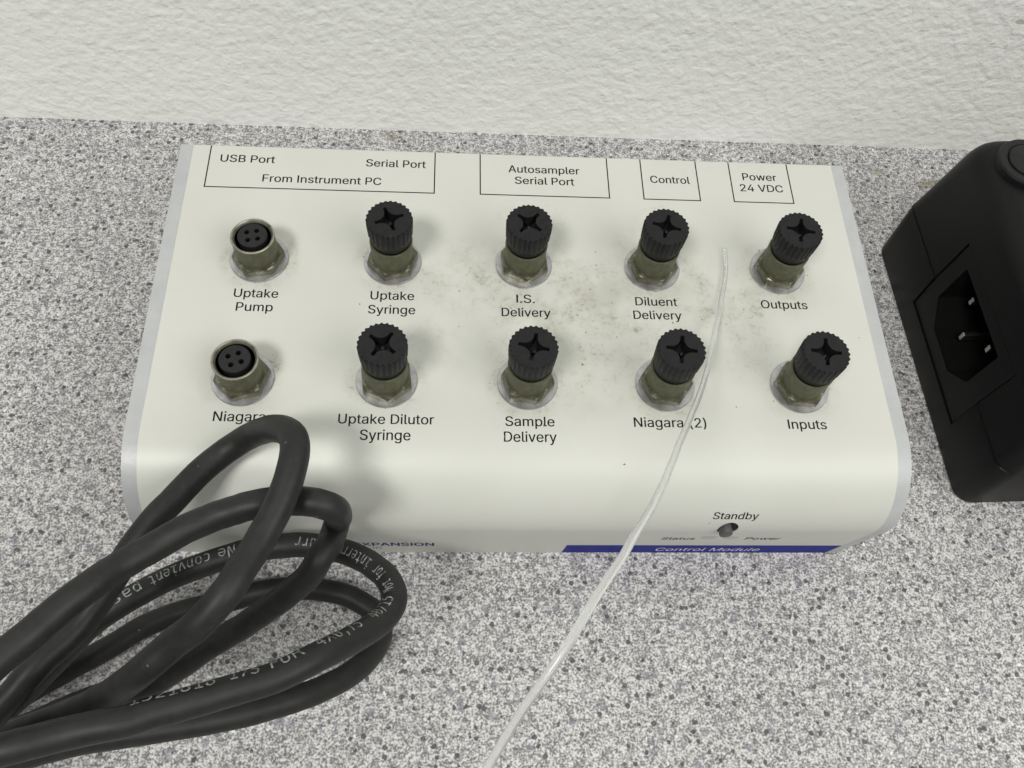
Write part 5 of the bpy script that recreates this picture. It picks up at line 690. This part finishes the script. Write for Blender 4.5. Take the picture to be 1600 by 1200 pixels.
TUBE_PTS = [(44.7,5.1,0.8), (44.4,0.9,0.7), (43.6,-3.2,0.7), (42.5,-7.2,0.8), (41.3,-11.1,1.9), (39.9,-14.8,3.3), (38.5,-18.3,5.1), (37.2,-21.8,7.0), (35.8,-25.2,9.1), (34.4,-28.5,11.2), (33.0,-31.7,13.6), (31.5,-34.8,15.9), (30.0,-37.9,18.4), (28.5,-40.8,20.9), (26.9,-43.8,23.5), (25.3,-46.6,26.1), (23.7,-49.5,28.7), (22.1,-52.3,31.4), (20.5,-55.1,34.1), (18.9,-57.9,36.8), (17.4,-60.7,39.4), (15.8,-63.5,42.1), (14.2,-66.4,44.8), (12.5,-69.2,47.4), (10.8,-72.0,49.9), (8.9,-74.8,52.4), (6.9,-77.7,54.7), (4.9,-80.8,56.7), (2.6,-83.9,58.5), (0.3,-87.2,59.6), (-2.0,-90.7,59.3), (-4.3,-93.8,57.9), (-6.6,-96.7,55.8), (-8.6,-99.5,53.4), (-10.5,-102.4,51.1), (-12.6,-105.5,49.3), (-14.8,-108.7,47.5)]
def ends(P, i0, i1): return (Vector(P[i1])-Vector(P[i0])).normalized()
def bridge(P, Q, out_mm, bulge):
    a = Vector(P[-1]); ta = ends(P, -4, -1); b = Vector(Q[0]); tb = -ends(Q, 0, 3)
    a1 = a+ta*out_mm; b1 = b+tb*out_mm
    mid = (a1+b1)/2+(ta+tb).normalized()*bulge
    for q in (a1, b1, mid): q.z = max(q.z, COUNTER_Z+2.6)
    return [tuple(a1), tuple(mid), tuple(b1)]
def catmull(P, step):
    P = [Vector(q) for q in P]
    Q = [2*P[0]-P[1]]+P+[2*P[-1]-P[-2]]
    out = []
    for i in range(1, len(Q)-2):
        p0, p1, p2, p3 = Q[i-1:i+3]
        n = max(1, int((p2-p1).length/step))
        t0 = 0; t1 = max(1e-6, (p1-p0).length)**.5; t2 = t1+max(1e-6, (p2-p1).length)**.5; t3 = t2+max(1e-6, (p3-p2).length)**.5
        for k in range(n):
            t = t1+(t2-t1)*k/n
            A1 = p0*((t1-t)/(t1-t0))+p1*((t-t0)/(t1-t0)); A2 = p1*((t2-t)/(t2-t1))+p2*((t-t1)/(t2-t1)); A3 = p2*((t3-t)/(t3-t2))+p3*((t-t2)/(t3-t2))
            B1 = A1*((t2-t)/(t2-t0))+A2*((t-t0)/(t2-t0)); B2 = A2*((t3-t)/(t3-t1))+A3*((t-t1)/(t3-t1))
            out.append(B1*((t2-t)/(t2-t1))+B2*((t-t1)/(t2-t1)))
    out.append(P[-1]); return out
def add_tube(bm, path, rad, n=28, squash=None):
    rings = []; up = Vector((0, 0, 1))
    T0 = (path[1]-path[0]).normalized(); N = (up-T0*up.dot(T0)).normalized()
    for i, q in enumerate(path):
        T = (path[min(i+1, len(path)-1)]-path[max(i-1, 0)]).normalized()
        N = (N-T*N.dot(T)).normalized(); B = T.cross(N)
        rr = rad(i) if callable(rad) else rad
        rings.append([q+N*(rr*math.cos(2*PI*k/n))+B*(rr*math.sin(2*PI*k/n)) for k in range(n)])
    add_rings(bm, rings)
CR = 2.45
def straight(P, i0, i1, length):
    d = (Vector(P[i0])-Vector(P[i1])).normalized(); e = Vector(P[i0])
    o = []
    for k in (0.33, 0.66, 1.0):
        q = e+d*(length*k); q.z = max(q.z, COUNTER_Z+2.6); o.append(tuple(q))
    return o
full = straight(STRAND_PRINTED, 0, 4, 60)[::-1]+STRAND_PRINTED+bridge(STRAND_PRINTED, STRAND_LOW, 22, 12)+STRAND_LOW \
     + bridge(STRAND_LOW, STRAND_KINKED, 26, 14)+STRAND_KINKED+bridge(STRAND_KINKED, STRAND_TALL, 30, 14)+STRAND_TALL \
     + straight(STRAND_TALL, -1, -5, 60)
path = catmull(full, 1.1)
bm = bmesh.new(); add_tube(bm, path, CR, 32)
cable = to_object('coiled_cable', bm, M['cable'], None, (-60, -80, COUNTER_Z), True, 60)
cable['label'] = 'thick black rubber cable coiled in loops with grey printing, leaning on the cream box'
cable['category'] = 'cable'
# printing along one strand
sp = catmull(STRAND_PRINTED, 0.5)
cum = [0.0]
for a, b in zip(sp[:-1], sp[1:]): cum.append(cum[-1]+(b-a).length)
def strand_at(s):
    import bisect
    i = min(max(bisect.bisect_right(cum, s)-1, 0), len(sp)-2)
    t = (s-cum[i])/(cum[i+1]-cum[i]); q = sp[i].lerp(sp[i+1], t)
    a = sp[max(i-3, 0)]; b = sp[min(i+4, len(sp)-1)]
    return q, (b-a).normalized()
def print_map(s, w):
    q, T = strand_at(s)
    up = Vector((0, 0, 1)); N = (up-T*up.dot(T)).normalized(); L = N.cross(T)
    k = min(max((s-25)/(112-25), 0), 1)
    mid = math.radians(62*(1-k)+(-8)*k)
    ang = mid+(w-0.95)/CR
    d = N*math.cos(ang)+L*math.sin(ang)
    return q+d*(CR+0.03)
for w, a, b in (('1521818', 23.5, 36.0), ('17S', 38.2, 42.6), ('FOR', 44.5, 49.7), ('4X0,75', 52.0, 61.8), ('40/15', 65.2, 73.0), ('Not', 74.8, 78.3),
                ('for', 79.8, 82.4), ('interru', 83.9, 91.6), ('a', 92.9, 94.3), ('curr', 95.8, 101.0), ('Ne', 113.0, 116.5),
                ('convient', 118.2, 130.6), ('pas', 132.6, 137.4)):
    bm = bmesh.new(); add_text(bm, w, a, b, 2.25, print_map, 0.0, MONO, 0.35)
    to_object('printed_word', bm, M['cable_ink'], cable, (-60, -80, COUNTER_Z))

# ------------------------------------------------------------------ clear tubing
tp = catmull(TUBE_PTS, 0.8)
bm = bmesh.new()
def tube_wall(bm, path, ro, ri, n=24):
    rings_o = []; rings_i = []; up = Vector((1, 0, 0))
    T0 = (path[1]-path[0]).normalized(); N = (up-T0*up.dot(T0)).normalized()
    for i, q in enumerate(path):
        T = (path[min(i+1, len(path)-1)]-path[max(i-1, 0)]).normalized()
        N = (N-T*N.dot(T)).normalized(); B = T.cross(N)
        rings_o.append([q+N*(ro*math.cos(2*PI*k/n))+B*(ro*math.sin(2*PI*k/n)) for k in range(n)])
        rings_i.append([q+N*(ri*math.cos(2*PI*k/n))+B*(ri*math.sin(2*PI*k/n)) for k in range(n)])
    add_rings(bm, [rings_i[0]]+rings_o+[rings_i[-1]]+rings_i[::-1], True, False, False)
    bmesh.ops.remove_doubles(bm, verts=bm.verts, dist=0.0005)
    bmesh.ops.recalc_face_normals(bm, faces=bm.faces)
add_tube(bm, tp, 0.54, 24)
tube = to_object('plastic_tube', bm, M['tube'], None, TUBE_PTS[0], True, 50)
tube['label'] = 'thin translucent plastic tube whose cut end rests between the sockets of the cream box'
tube['category'] = 'tubing'

# ------------------------------------------------------------------ power adapter
AX, AY = 106.4, 40.0
E1 = Vector((0.0351, -0.99938, 0)); DEEP = Vector((0.99938, 0.0351, 0))
def ad(s, d, z):            # along the socket face, into the body, height above the counter
    q = Vector((AX, AY, COUNTER_Z))+E1*s+DEEP*d; return (q.x, q.y, COUNTER_Z+z)
adapter = empty('power_adapter', ad(37, 60, 0), 'black plastic power brick with a three-pin inlet facing the cream box', 'power adapter')
AO = ad(37, 60, 0)
LEN, DEP, HGT = 79.0, 150.0, 47.2
def rrect(inset, r, z, n=10):
    pts = []
    x0, x1, y0, y1 = inset, LEN-inset, inset, DEP-inset
    r = max(0.3, r)
    for cx, cy, a0 in ((x1-r, y0+r, -PI/2), (x1-r, y1-r, 0), (x0+r, y1-r, PI/2), (x0+r, y0+r, PI)):
        for i in range(n+1):
            a = a0+PI/2*i/n; pts.append(ad(cx+r*math.cos(a), cy+r*math.sin(a), z))
    return pts
lev = [(0.9, 3.6, 0.0), (0.3, 4.2, 0.4), (0.0, 4.5, 1.2), (-0.1, 4.5, 19.4), (0.0, 4.5, 19.7), (0.35, 4.2, 19.8), (0.35, 4.2, 20.15), (0.02, 4.5, 20.25), (0.1, 4.5, 20.6), (1.6, 6.2, 41.0)]
for i in range(1, 9):
    a = PI/2*i/8; lev.append((1.7+5.2*(1-math.cos(a)), 6.8+0.8*i/8, HGT-5.2+5.2*math.sin(a)))
bm = bmesh.new()
add_rings(bm, [rrect(a, r, z) for a, r, z in lev])
bmesh.ops.recalc_face_normals(bm, faces=bm.faces)
body = to_object('body', bm, M['adapter'], adapter, AO, True, 50)
# cut the pocket that takes the inlet
SO = 2.6
I0, I1, IZ0, IZ1 = 22.4+SO, 58.4+SO, 8.2, 34.4
def adbox(bm, s0, s1, d0, d1, z0, z1, bevel=0):
    r = bmesh.ops.create_cube(bm, size=1)
    for vv in r['verts']:
        vv.co = ad(s0+(vv.co.x+.5)*(s1-s0), d0+(vv.co.y+.5)*(d1-d0), z0+(vv.co.z+.5)*(z1-z0))
    if bevel: bmesh.ops.bevel(bm, geom=list({e for vv in r['verts'] for e in vv.link_edges}), offset=bevel, segments=2, profile=0.5, affect='EDGES')
bm = bmesh.new(); adbox(bm, I0, I1, -3, 20, IZ0, IZ1)
bmesh.ops.recalc_face_normals(bm, faces=bm.faces)
cutter = to_object('cutter', bm, M['pit'], adapter, AO)
md = body.modifiers.new('pocket', 'BOOLEAN'); md.operation = 'DIFFERENCE'; md.object = cutter; md.solver = 'EXACT'
dg = bpy.context.evaluated_depsgraph_get(); dg.update()
me = bpy.data.meshes.new_from_object(body.evaluated_get(dg))
body.modifiers.clear(); body.data = me
me.materials.clear(); me.materials.append(M['adapter'])
for pgn in me.polygons: pgn.material_index = 0
bpy.data.objects.remove(cutter)
# inlet block with its six-sided opening
bm = bmesh.new()
def tiltd(z): return 0.15 if z < 20 else 0.15+1.25*(z-20)/16
op = [(27.6, 30.4), (27.9, 30.8), (51.6, 30.8), (52.0, 30.4), (52.0, 18.4), (46.2, 13.0), (45.7, 12.8), (33.9, 12.8), (33.4, 13.0), (27.6, 18.4)]
op = [(s-0.2+SO, z) for s, z in op]
g = 0.38
out_loop = [(I0+g, IZ0+g), (I1-g, IZ0+g), (I1-g, 20), (I1-g, IZ1-g), (I0+g, IZ1-g), (I0+g, 20)]
add_cdt(bm, out_loop, [op], lambda s, z: ad(s, tiltd(z)+0.15, z))
add_rings(bm, [[ad(s, tiltd(z)+0.15, z) for s, z in out_loop], [ad(s, 19, z) for s, z in out_loop]], True, False, True)
add_rings(bm, [[ad(s, tiltd(z)+0.15, z) for s, z in op], [ad(s, 0.7+tiltd(z), z) for s, z in op]], True, False, False)
bmesh.ops.remove_doubles(bm, verts=bm.verts, dist=0.002)
bmesh.ops.recalc_face_normals(bm, faces=bm.faces)
inlet = to_object('inlet', bm, M['adapter'], adapter, AO, True, 30)
bm = bmesh.new()
add_rings(bm, [[ad(s, 0.7+tiltd(z), z) for s, z in op], [ad(s, 17, z) for s, z in op]], True, False, True)
bmesh.ops.recalc_face_normals(bm, faces=bm.faces)
to_object('inlet_cavity', bm, M['pit'], inlet, AO, True, 30)  # inner walls in their own flat black, shade of the cavity as colour
for s0, z0, d0 in ((38.9+SO, 18.2, 3.0), (32.6+SO, 24.4, 4.0), (46.0+SO, 24.4, 4.0)):
    bm = bmesh.new(); adbox(bm, s0-0.6, s0+0.6, d0, 16.9, z0-1.15, z0+1.15, 0.25)
    bmesh.ops.recalc_face_normals(bm, faces=bm.faces)
    to_object('contact_pin', bm, M['pin'], inlet, AO)
# rubber foot in a ring on the top
bm = bmesh.new()
fx, fy, _ = ad(12.4, 11.6, 0)
fz = COUNTER_Z+HGT
add_lathe(bm, fx, fy, [(7.0, fz-6), (7.0, fz+1.2), (6.7, fz+1.7), (5.2, fz+1.75), (5.05, fz+1.45), (4.85, fz+1.45), (4.7, fz+2.0), (4.3, fz+2.2)], 64, False, True)
bmesh.ops.recalc_face_normals(bm, faces=bm.faces)
to_object('rubber_foot', bm, M['rubber'], adapter, AO, True, 30)
